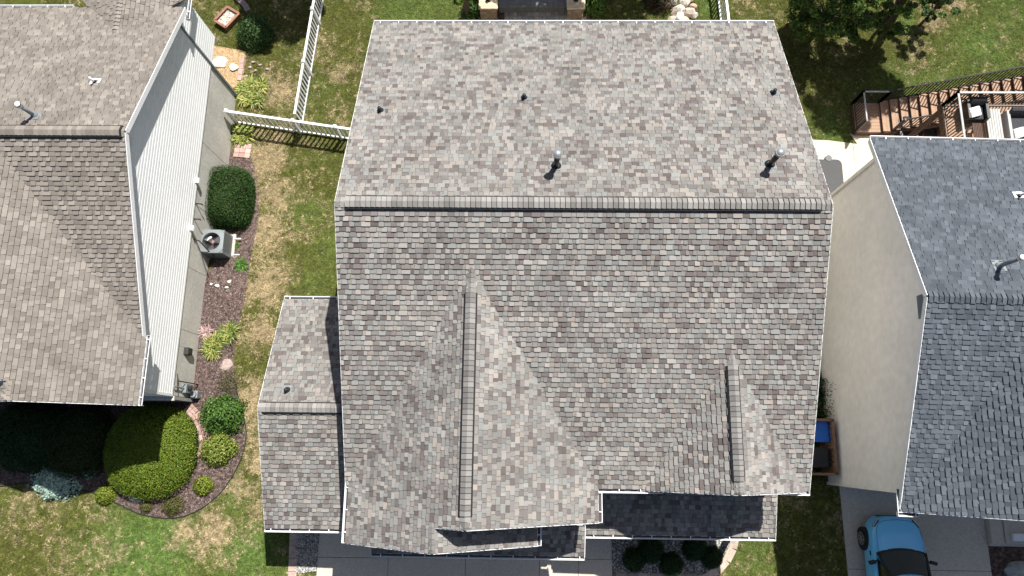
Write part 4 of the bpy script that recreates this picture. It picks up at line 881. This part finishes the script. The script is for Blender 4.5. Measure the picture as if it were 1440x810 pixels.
o = wallbox('utility_box', 'black box mounted on the bare foundation near the meter', 'box', 3.27, 1.55, .26, .36, .13, 'dark_paint'); MB().box(LXW+.13, LXW+.15, 3.17, 3.37, 1.40, 1.70).build('lid', 'black_metal', o)
o = thing('electric_meter', 'grey electric meter cluster at the front corner of the foundation', 'meter', (LXW+.1, 1.95, .66))
MB().box(LXW-.03, LXW+.14, 1.78, 2.1, 1.0, 1.55).build('meter_box', 'ac_grey', o, bevel=.01); MB().tube([(LXW+.14, 1.94, 1.35), (LXW+.26, 1.94, 1.35)], .09, 16).build('meter_dial', 'glass_dark', o, True)
MB().tube([(LXW+.06, 1.94, 1.55), (LXW+.06, 1.94, 2.3)], .025, 8).build('riser_pipe', 'galvanized', o); MB().tube([(LXW+.10, 2.15, 2.1), (LXW+.16, 2.15, .70), (LXW+.18, 2.1, .9)], .02, 8).build('gas_pipe', 'black_metal', o)
MB().box(LXW+.04, LXW+.3, 1.62, 1.9, .66, .98).build('gas_regulator', 'ac_grey', o, bevel=.03); MB().tube([(LXW+.17, 1.76, .95), (LXW+.17, 1.76, 1.06)], .11, 14).build('regulator_cap', 'galvanized', o)
MB().tube([(LXW+.02, 2.4, 2.12), (LXW+.05, 2.35, 2.1), (LXW+.05, 1.75, 1.98)], .014, 7).build('conduit', 'black_metal', o)
# ------------------------------------------------------------------ framed box on the back lawn
cs = [Pg(u, v, .22) for u, v in ((320,10),(336.5,19.5),(318,39),(302,29))]; cc = sum(cs, Vector())/4
o = thing('fire_box', 'square rust-framed box with pale gravelly top on the shaded back lawn', 'planter', (cc.x, cc.y, zg(cc.x, cc.y)))
for i in range(4):
    a, b = cs[i], cs[(i+1) % 4]; z = zg(a.x, a.y)
    MB().bar((a.x, a.y, z+.12), (b.x, b.y, z+.12), .05, .26).build('frame_side', 'rust_box', o); MB().bar((a.x, a.y, z+.262), (b.x, b.y, z+.262), .10, .02).build('frame_cap', 'rust_box', o)
z = zg(cc.x, cc.y); MB().face([(p.x, p.y, z+.16) for p in reversed(cs)]); mb = MB(); mb.face([(p.x, p.y, z+.16) for p in reversed(cs)]); mb.build('sand_fill', 'pale_concrete', o)
scatter('fill_stones', [(p.x, p.y) for p in cs], 500, .035, [(.5,.42,.34),(.3,.27,.24),(.6,.55,.47)], .17, .5, parent=o)
# ------------------------------------------------------------------ paved seating area behind the house
fp = structure(drape('paved_area', FIRE_PATIO, .006, 'mulch_base'))
y = 17.4
while y < 20.2:
    x = -1.05+random.uniform(0, .1)
    while x < 1.75:
        w_ = random.choice((.16, .2, .26)); MB().box(x, min(x+w_-.014, 1.8), y, y+.186, zg(x, y)-.02, zg(x, y)+.05+random.uniform(0, .005), jit((.30, .275, .25), .75, 1.2)).build('paver', 'stone', fp); x += w_
    y += .2
def pillar(label, u0, u1, vb):
    a, b = P(u0, vb, .5), P(u1, vb, .5); x0_, x1_ = a.x, b.x; y0_ = a.y; o = thing('stone_pillar', label, 'pillar', ((x0_+x1_)/2, y0_+.35, zg(x0_, y0_)), 'stone pillars'); zb = zg(x0_, y0_)
    for r in range(6):
        x = x0_+.05; z = zb+.02+r*.125
        MB().box(x0_+.06, x1_-.06, y0_+.06, y0_+.68, z, z+.122).build('core_course', 'paver_grey', o) if r == 0 else None
        k = 0
        while x < x1_-.06:
            w_ = min(random.choice((.16, .22, .28)), x1_-.05-x)
            if w_ > .03:
                for yy in (y0_+.05, y0_+.57): MB().box(x, x+w_-.008, yy, yy+.12, z, z+.117, jit((.28, .20, .13), .75, 1.2)).build('stone_block', 'stone', o)
            x += w_
        for xx in (x0_+.05, x1_-.17): MB().box(xx, xx+.12, y0_+.175, y0_+.565, z, z+.117, jit((.28, .20, .13), .8, 1.2)).build('stone_block', 'stone', o)
    MB().box(x0_, x1_, y0_, y0_+.74, zb+.78, zb+.85, (.55, .44, .30)).build('cap_stone', 'stone', o, bevel=.01)
    lx, ly, lz = (x0_+x1_)/2, y0_+.42, zb+.85; ln = MB().box(lx-.1, lx+.1, ly-.1, ly+.1, lz, lz+.05).build('lantern_base', 'black_metal', o)
    MB().box(lx-.06, lx+.06, ly-.06, ly+.06, lz+.05, lz+.2).build('lantern_body', 'glass_dark', o); MB().tube([(lx, ly, lz+.2), (lx, ly, lz+.28)], [.1, .02], 4).build('lantern_roof', 'black_metal', o)
pillar('tan capped stone pillar left of the paved seating area', 673, 700, 13)
pillar('tan capped stone pillar right of the paved seating area', 797, 823, 13)
o = thing('seat_wall', 'low dark stone seat wall between the two pillars', 'wall', (.4, 18.9, -.3)); a = P(701, 8, .2); b = P(796, 8, .2)
x = a.x+.02
while x < b.x:
    w_ = min(.42, b.x-x); MB().box(x, x+w_-.01, a.y, a.y+.5, -.3, .12, (.10, .095, .09)).build('wall_block', 'stone', o); MB().box(x, x+w_-.006, a.y-.03, a.y+.53, .12, .18, (.13, .13, .13)).build('coping_stone', 'stone', o); x += w_
# ------------------------------------------------------------------ bins in their wooden enclosure
q = [P(1128, 590, .75), P(1173, 593, .75), P(1177, 667, .75), P(1126, 663, .75)]; zb = zg(10, 1)
o = thing('bin_enclosure', 'brown wooden bin enclosure in the gap between the houses', 'enclosure', (q[1].x-.7, q[1].y-.9, zb))
xL, xR, yT, yB = q[0].x, (q[1].x+q[2].x)/2, q[0].y, q[2].y
for i in range(9):
    y = yB+(i+.5)*(yT-yB)/9; MB().box(xR-.02, xR+.005, y-.09, y+.09, zb, .66).build('plank', 'wood_tan', o)
for i in range(6):
    x = xL+(i+.5)*(xR-xL)/6; w_ = (xR-xL)/12-.008
    for y in (yB, yT): MB().box(x-w_, x+w_, y-.012, y+.012, zb, .66).build('plank', 'wood_tan', o)
for a, b in (((xR, yB, .70), (xR, yT, .70)), ((xL, yB, .70), (xR+.04, yB, .70)), ((xL, yT, .70), (xR+.04, yT, .70))): MB().bar(a, b, .09, .04).build('top_rail', 'wood_tan', o)
for x, y in ((xR, yB), (xR, yT), (xL, yB), (xL, yT)): MB().box(x-.045, x+.045, y-.045, y+.045, zb, .68).build('post', 'wood_tan', o)
def bin_(label, u0, v0, u1, v1, material):
    z = zb+1.06; a, b = P(u0, v0, z), P(u1, v1, z); x0_, x1_ = min(a.x, b.x)-.12, max(a.x, b.x); y0_, y1_ = min(a.y, b.y), max(a.y, b.y); o = thing('wheelie_bin', label, 'bin', ((x0_+x1_)/2, (y0_+y1_)/2, zb), 'bins in the enclosure')
    m_ = .06; MB().add([(x0_+m_, y0_+m_, zb+.02), (x1_-m_, y0_+m_, zb+.02), (x1_-m_, y1_-m_, zb+.02), (x0_+m_, y1_-m_, zb+.02), (x0_+.02, y0_+.02, z-.06), (x1_-.02, y0_+.02, z-.06), (x1_-.02, y1_-.02, z-.06), (x0_+.02, y1_-.02, z-.06)], [(3,2,1,0),(4,5,6,7),(0,1,5,4),(1,2,6,5),(2,3,7,6),(3,0,4,7)]).build('body', material, o, bevel=.03)
    MB().box(x0_, x1_, y0_, y1_, z-.06, z).build('lid', material, o, bevel=.025); MB().tube([(x1_+.05, y0_+.12, z-.05), (x1_+.05, y1_-.12, z-.05)], .018, 8).build('handle', material, o)
    for y in (y0_+.16, y1_-.16): MB().box(x1_-.02, x1_+.06, y-.025, y+.025, z-.06, z-.02).build('hinge', material, o)
    for y in (y0_+.06, y1_-.06): MB().tube([(x1_-.05, y-.03, zb+.12), (x1_-.05, y+.03, zb+.12)], .12, 14).build('wheel', 'tyre', o)
bin_('blue recycling bin with closed lid inside the wooden enclosure', 1141, 592, 1167, 622, 'bin_blue')
bin_('black rubbish bin with closed lid inside the wooden enclosure', 1141, 629, 1167, 658, 'bin_dark')
# ------------------------------------------------------------------ covered box on the back patio
z = zg(12, 12)+.04; a, b = P(1138, 224, z+.6), P(1187, 262, z+.6)
o = thing('covered_box', 'charcoal flat-topped box with rounded corners on the pale patio', 'cover', ((a.x+b.x)/2, (a.y+b.y)/2-.1, z))
def rrect(x0_, x1_, y0_, y1_, r): return [(cx+r*math.cos(t), cy_+r*math.sin(t)) for cx, cy_, t0 in ((x1_-r, y1_-r, 0), (x0_+r, y1_-r, 90), (x0_+r, y0_+r, 180), (x1_-r, y0_+r, 270)) for t in [math.radians(t0+k*15) for k in range(7)]]
MB().prism(rrect(a.x+.04, b.x-.04, b.y-.36, a.y-.04, .2), z, z+.56).build('skirt', 'cover_grey', o); MB().prism(rrect(a.x, b.x, b.y-.4, a.y, .22), z+.56, z+.62).build('top', 'cover_grey', o, bevel=.02)
MB().tube([((a.x+b.x)/2+.12, a.y+.04, z+.5), ((a.x+b.x)/2+.12, a.y+.04, z+.64)], .13, 16).build('knob', 'dark_paint', o)
# ------------------------------------------------------------------ deck and staircase behind the slate roofed house
def railing(parent, p0, p1, ht, step=.115, top='black_metal', cap=.05):
    p0, p1 = Vector(p0), Vector(p1); d = p1-p0; L = Vector((d.x, d.y, 0)).length; n = max(2, int(L/step)); up = Vector((0, 0, ht))
    MB().bar(p0+up, p1+up, cap, .035).build('top_rail', top, parent); MB().bar(p0+Vector((0, 0, .08)), p1+Vector((0, 0, .08)), .035, .03).build('bottom_rail', 'black_metal', parent)
    for k in range(1, n):
        c = p0+d*(k/n); MB().box(c.x-.014, c.x+.014, c.y-.014, c.y+.014, c.z+.08, c.z+ht-.01).build('baluster', 'black_metal', parent)
    for c in (p0, p1): MB().box(c.x-.04, c.x+.04, c.y-.04, c.y+.04, c.z-.15, c.z+ht+.03).build('rail_post', 'black_metal', parent)
lx0, lx1, ly0, ly1, RUN, RISE = 13.4, 14.45, 12.72, 14.02, .315, .148
st_ = thing('staircase', 'long wooden staircase with black balusters climbing to the raised deck', 'stairs', (lx0, ly0, -.3))
y = ly0
while y < ly1-.05: MB().box(lx0, lx1, y, y+.135, -.03, 0).build('landing_board', 'deck_board', st_); y += .144
MB().box(lx0, lx1, ly0-.03, ly0-.004, -.28, -.035).build('riser', 'wood_brown', st_); MB().box(lx0-.03, lx0-.004, ly0, ly1, -.3, -.035).build('riser', 'wood_brown', st_)
NS = 19
for k in range(NS):
    x = lx1+k*RUN; z = (k+1)*RISE
    MB().box(x, x+.028, ly0, ly1, z-RISE-.02, z-.036).build('riser', 'wood_brown', st_)
    for j in range(2): MB().box(x-.02+j*.165, x+.14+j*.165, ly0-.02, ly1+.02, z-.036, z).build('stair_tread', 'deck_board', st_)
for y in (ly0-.05, ly1+.05): MB().bar((lx1, y, -.1), (lx1+NS*RUN, y, NS*RISE-.1), .045, .28).build('stringer', 'wood_brown', st_)
railing(st_, (lx1, ly1, .10), (lx1+NS*RUN, ly1, NS*RISE+.10), .92, .12); railing(st_, (lx1+.35, ly0, .25), (lx1+NS*RUN, ly0, NS*RISE+.10), .88, .12)
railing(st_, (lx0, ly0+.05, 0), (lx0, ly1, 0), .95, top='furn_grey'); railing(st_, (lx0, ly1, 0), (lx1, ly1, 0), .95, top='furn_grey')
for k in range(4): x = lx1+1.2+k*1.3; MB().box(x-.06, x+.06, ly0-.12, ly0, -.35, (k+1)*.55).build('support_post', 'wood_brown', st_)
DZ, dx0, dx1, dy0, dy1 = 2.85, 15.2, 21.5, 9.6, 12.5
dk = thing('raised_deck', 'raised wooden deck behind the slate roof with grey topped railing', 'deck', (dx0, dy0, -.3))
y = dy0
while y < dy1-.03: MB().box(dx0, dx1, y, y+.137, DZ-.03, DZ).build('deck_plank', 'deck_board', dk); y += .145
MB().box(dx0-.02, dx1, dy1-.01, dy1+.03, DZ-.26, DZ-.035).build('rim_joist', 'wood_brown', dk); MB().box(dx0-.03, dx0, dy0, dy1, DZ-.26, DZ-.035).build('rim_joist', 'wood_brown', dk)
for x in (dx0+.1, dx0+2.6, dx0+5.2): MB().box(x-.08, x+.08, dy1-.25, dy1-.09, -.35, DZ-.035).build('support_post', 'wood_brown', dk)
railing(dk, (dx0+.04, dy0+.3, DZ), (dx0+.04, dy1-.04, DZ), .95, top='furn_grey', cap=.07); railing(dk, (dx0+.04, dy1-.04, DZ), (dx1, dy1-.04, DZ), .95, top='furn_grey', cap=.07)
# furniture
def slat_table(label, u0, v0, u1, v1, z, hgt, n, material, cat='table'):
    a, b = P(u0, v0, z+hgt), P(u1, v1, z+hgt); x0_, x1_, y0_, y1_ = a.x, b.x, b.y, a.y; o = thing('slatted_table', label, cat, ((x0_+x1_)/2, (y0_+y1_)/2, z)); w_ = (x1_-x0_)/n
    for k in range(n): MB().box(x0_+k*w_+.006, x0_+(k+1)*w_-.006, y0_, y1_, z+hgt-.03, z+hgt).build('table_slat', material, o)
    for x in (x0_+.06, x1_-.06):
        for y in (y0_+.08, y1_-.08): MB().box(x-.03, x+.03, y-.03, y+.03, z, z+hgt-.03).build('leg', 'furn_grey', o)
    return o
slat_table('pale grey slatted table on the raised deck', 1385, 153, 1413, 200, DZ, .45, 6, 'furn_grey')
slat_table('low brown slatted bench beside the pale table on the deck', 1367, 173, 1384, 200, DZ, .4, 6, 'wood_brown', 'bench')
def seat(label, u, v, z, w_, d_, frame, cushion, pil=None, rz=0., cat='chair'):
    p = P(u, v, z+.4); o = thing('lounge_seat', label, cat, (p.x, p.y, z)); x, y = p.x, p.y
    f = MB().box(x-w_/2, x+w_/2, y-d_/2, y+d_/2, z+.12, z+.28).build('seat_frame', frame, o)
    for i in (-1, 1):
        MB().box(x+i*(w_/2-.05)-.05, x+i*(w_/2-.05)+.05, y-d_/2, y+d_/2, z+.28, z+.58).build('armrest', frame, o)
        for j in (-1, 1): MB().box(x+i*(w_/2-.06)-.03, x+i*(w_/2-.06)+.03, y+j*(d_/2-.06)-.03, y+j*(d_/2-.06)+.03, z, z+.12).build('leg', frame, o)
    MB().box(x-w_/2+.11, x+w_/2-.11, y-d_/2+.02, y+d_/2-.16, z+.285, z+.42).build('seat_cushion', cushion, o, bevel=.03)
    MB().obox((x, y+d_/2-.08, z+.5), (w_/2-.1, 0, 0), (0, .07, .02), (0, .05, .24)).build('backrest', cushion, o, bevel=.03)
    if pil: MB().obox((x+pil[0], y+pil[1], z+.52), (.2, .06, 0), (-.05, .16, .05), (0, -.02, .06)).build('pillow', 'cushion_white', o, bevel=.04)
    return o
seat('dark cushioned chair with white pillow in the corner of the raised deck', 1372, 156, DZ, .75, .7, 'black_metal', 'cushion_dark', (-.12, -.1))
seat('grey framed sofa with dark cushions and white pillow on the raised deck', 1440, 178, DZ, 1.3, 1.1, 'furn_grey', 'cushion_dark', (-.3, -.3), cat='sofa')
seat('dark patio chair in the shade under the staircase', 1275, 182, -.26, .75, .75, 'black_metal', 'cushion_dark')
seat('dark patio chair beside the deck support post', 1306, 180, -.26, .75, .75, 'wood_brown', 'cushion_dark')
# ------------------------------------------------------------------ shaded stoop of the slate roofed house
a = P(1396, 764, -.35); BEDR = [(16.97, -9), (22, -9), (22, a.y), (16.97, a.y)]; structure(drape('shaded_mulch_bed', BEDR, .012, 'mulch_base'))
o = thing('stoop', 'shaded grey concrete stoop beside the neighbour driveway', 'steps', (17.6, a.y+.3, -.65))
for x0_, x1_, z1_ in ((16.96, 17.42, -.36), (17.43, 17.62, -.30), (17.63, 21.5, -.33)): MB().box(x0_, x1_, a.y, -1.1, -.75, z1_).build('stoop_block', 'concrete', o, bevel=.012)
MB().box(16.96, 21.5, a.y-.12, a.y-.004, -.75, -.5).build('step', 'concrete', o, bevel=.012)
b = P(1426, 756, -.15); tag(MB().box(b.x, b.x+1.1, b.y-.12, b.y+.14, -.33, -.15).build('white_box', 'white_trim', None, bevel=.02), 'long white box standing on the shaded stoop', 'box')
# ------------------------------------------------------------------ car
zc = -.65+.035; nose = P(1262, 726, zc+.75); cx, cyy = 13.24, nose.y
car = thing('parked_car', 'light blue compact car parked nose-in on the shaded driveway', 'car', (cx, cyy-2.1, zc))
ST = [(0, .30, .80), (-.03, .49, .86), (-.09, .63, .91), (-.19, .75, .945), (-.34, .845, .975), (-.55, .912, 1.005), (-.75, .95, 1.03), (-1.05, .96, 1.065), (-1.3, .965, 1.08), (-2.2, .97, 1.08), (-3.4, .965, 1.08), (-3.9, .93, 1.06), (-4.12, .84, 1.0), (-4.2, .70, .92)]
def half(w_, t): return [(0, t+.015), (w_*.34, t+.012), (w_*.42, t+.028), (w_*.66, t+.022), (w_*.71, t+.003), (w_*.88, t-.03), (w_*.955, t-.10), (w_*.99, t-.26), (w_, t-.42), (w_*.985, .40), (w_*.95, .26)]
mb = MB(); rows = []
for y, w_, t in ST:
    hs = half(w_, t); full = [(-x, z) for x, z in reversed(hs[1:])]+hs; rows.append(len(mb.v)); mb.v += [(cx+x, cyy+y, zc+z) for x, z in full]
m = len(full)
for i in range(len(ST)-1):
    for k in range(m-1): mb.f.append((rows[i]+k, rows[i]+k+1, rows[i+1]+k+1, rows[i+1]+k)); mb.c.append(None)
for r, fl in ((rows[0], False), (rows[-1], True)):
    f = tuple(range(r, r+m)); mb.f.append(f if fl else f[::-1]); mb.c.append(None)
body = mb.build('body', 'car_blue', car, True)
sm = body.modifiers.new('sub', 'SUBSURF'); sm.levels = 2; sm.render_levels = 2
def grid(name, P00, P10, P11, P01, bow, material, parent, n=8, out=(0, 0, 1)):
    P00, P10, P11, P01, out = (Vector(p) for p in (P00, P10, P11, P01, out)); g = MB()
    for j in range(n+1):
        for i in range(n+1):
            s, t = i/n, j/n; p = (P00*(1-s)+P10*s)*(1-t)+(P01*(1-s)+P11*s)*t; g.v.append(tuple(p+out*bow*4*s*(1-s)))
    for j in range(n):
        for i in range(n): a_ = j*(n+1)+i; g.f.append((a_, a_+1, a_+n+2, a_+n+1)); g.c.append(None)
    return g.build(name, material, parent, True)
q = lambda x, y, z: (cx+x, cyy+y, zc+z)
grid('cowl', q(-.80, -1.17, 1.085), q(.80, -1.17, 1.085), q(.80, -1.33, 1.12), q(-.80, -1.33, 1.12), .13, 'car_trim', car, out=(0, 1, .05))
ws = grid('windscreen', q(-.76, -1.22, 1.12), q(.76, -1.22, 1.12), q(.62, -1.93, 1.58), q(-.62, -1.93, 1.58), .12, 'glass_dark', car, out=(0, .95, .3))
grid('roof_panel', q(-.64, -1.95, 1.585), q(.64, -1.95, 1.585), q(.62, -3.85, 1.58), q(-.62, -3.85, 1.58), .05, 'car_blue', car)
grid('roof_front', q(-.64, -1.95, 1.585), q(.64, -1.95, 1.585), q(.62, -1.90, 1.56), q(-.62, -1.90, 1.56), .08, 'car_blue', car, out=(0, .9, .4))
grid('rear_window', q(.64, -4.02, 1.1), q(-.64, -4.02, 1.1), q(-.60, -3.86, 1.57), q(.60, -3.86, 1.57), .04, 'glass_dark', car, out=(0, -1, 0))
for s in (-1, 1):
    f = (lambda *k: k) if s > 0 else (lambda a_, b_, c_, d_: (b_, a_, d_, c_))
    grid('side_window', *f(q(s*.86, -1.35, 1.08), q(s*.86, -3.95, 1.08), q(s*.65, -3.83, 1.57), q(s*.65, -1.98, 1.57)), .0, 'glass_dark', car, out=(s, 0, 0))
    MB().bar(q(s*.84, -1.20, 1.09), q(s*.655, -1.95, 1.59), .075, .05).build('pillar', 'car_trim', car); MB().bar(q(s*.66, -1.95, 1.585), q(s*.65, -3.86, 1.575), .06, .04).build('roof_rail', 'car_trim', car)
    MB().bar(q(s*.86, -2.65, 1.09), q(s*.662, -2.62, 1.585), .06, .05).build('pillar', 'car_trim', car)
    mr = MB().obox(q(s*1.06, -1.52, 1.13), (.11, -.03*s, 0), (.02*s, .06, 0), (0, 0, .075)).build('wing_mirror', 'car_trim', car, bevel=.03); MB().bar(q(s*.86, -1.47, 1.08), q(s*1.0, -1.5, 1.1), .05, .05).build('mirror_arm', 'car_trim', mr)
    hd = MB().bar(q(s*.60, -.12, .86), q(s*.80, -.35, .90), .07, .09).build('headlight', 'glass_dark', car, bevel=.015); MB().bar(q(s*.63, -.105, .905), q(s*.825, -.33, .945), .02, .014).build('light_strip', 'cushion_white', hd)
    MB().box(cx+s*.965-.012, cx+s*.965+.012, cyy-1.32, cyy-1.18, zc+.80, zc+.86).build('side_vent', 'car_trim', car)
    for yw in (-.82, -3.35):
        MB().tube([q(s*.80, yw, .35), q(s*.985, yw, .35)], .415, 28).build('wheel_arch', 'car_trim', car)
        wl = MB().tube([q(s*.78, yw, .34), q(s*.80, yw, .34), q(s*.99, yw, .34), q(s*1.01, yw, .34)], [.31, .34, .34, .31], 28).build('wheel', 'tyre', car, True)
        MB().tube([q(s*.98, yw, .34), q(s*1.014, yw, .34)], .215, 24).build('rim', 'car_trim', wl)
        for k in range(7):
            t = k*2*math.pi/7; MB().bar(q(s*1.018, yw, .34), q(s*1.022, yw+.21*math.cos(t), .34+.21*math.sin(t)), .045, .012, (s, 0, 0)).build('spoke', 'steel', wl)
        MB().tube([q(s*1.016, yw+.215*math.cos(t), .34+.215*math.sin(t)) for t in np.linspace(0, 2*math.pi, 25)], .014, 6, False).build('rim_lip', 'steel', wl)
MB().box(cx-.45, cx+.45, cyy-.06, cyy+.004, zc+.36, zc+.62).build('grille', 'car_trim', car, bevel=.015)

for s in (-1, 1):
    MB().tube([q(s*.80, -1.16, 1.098), q(s*.79, -.8, 1.06), q(s*.76, -.45, 1.022), q(s*.66, -.22, .972)], .006, 6).build('hood_seam', 'car_trim', car)
    MB().bar(q(s*.30-.28, -1.30, 1.175), q(s*.30+.30, -1.40, 1.235), .02, .02).build('wiper', 'car_trim', car)
MB().tube([q(-.66, -.22, .972), q(-.4, -.13, .95), q(0, -.10, .945), q(.4, -.13, .95), q(.66, -.22, .972)], .006, 6).build('hood_seam', 'car_trim', car)
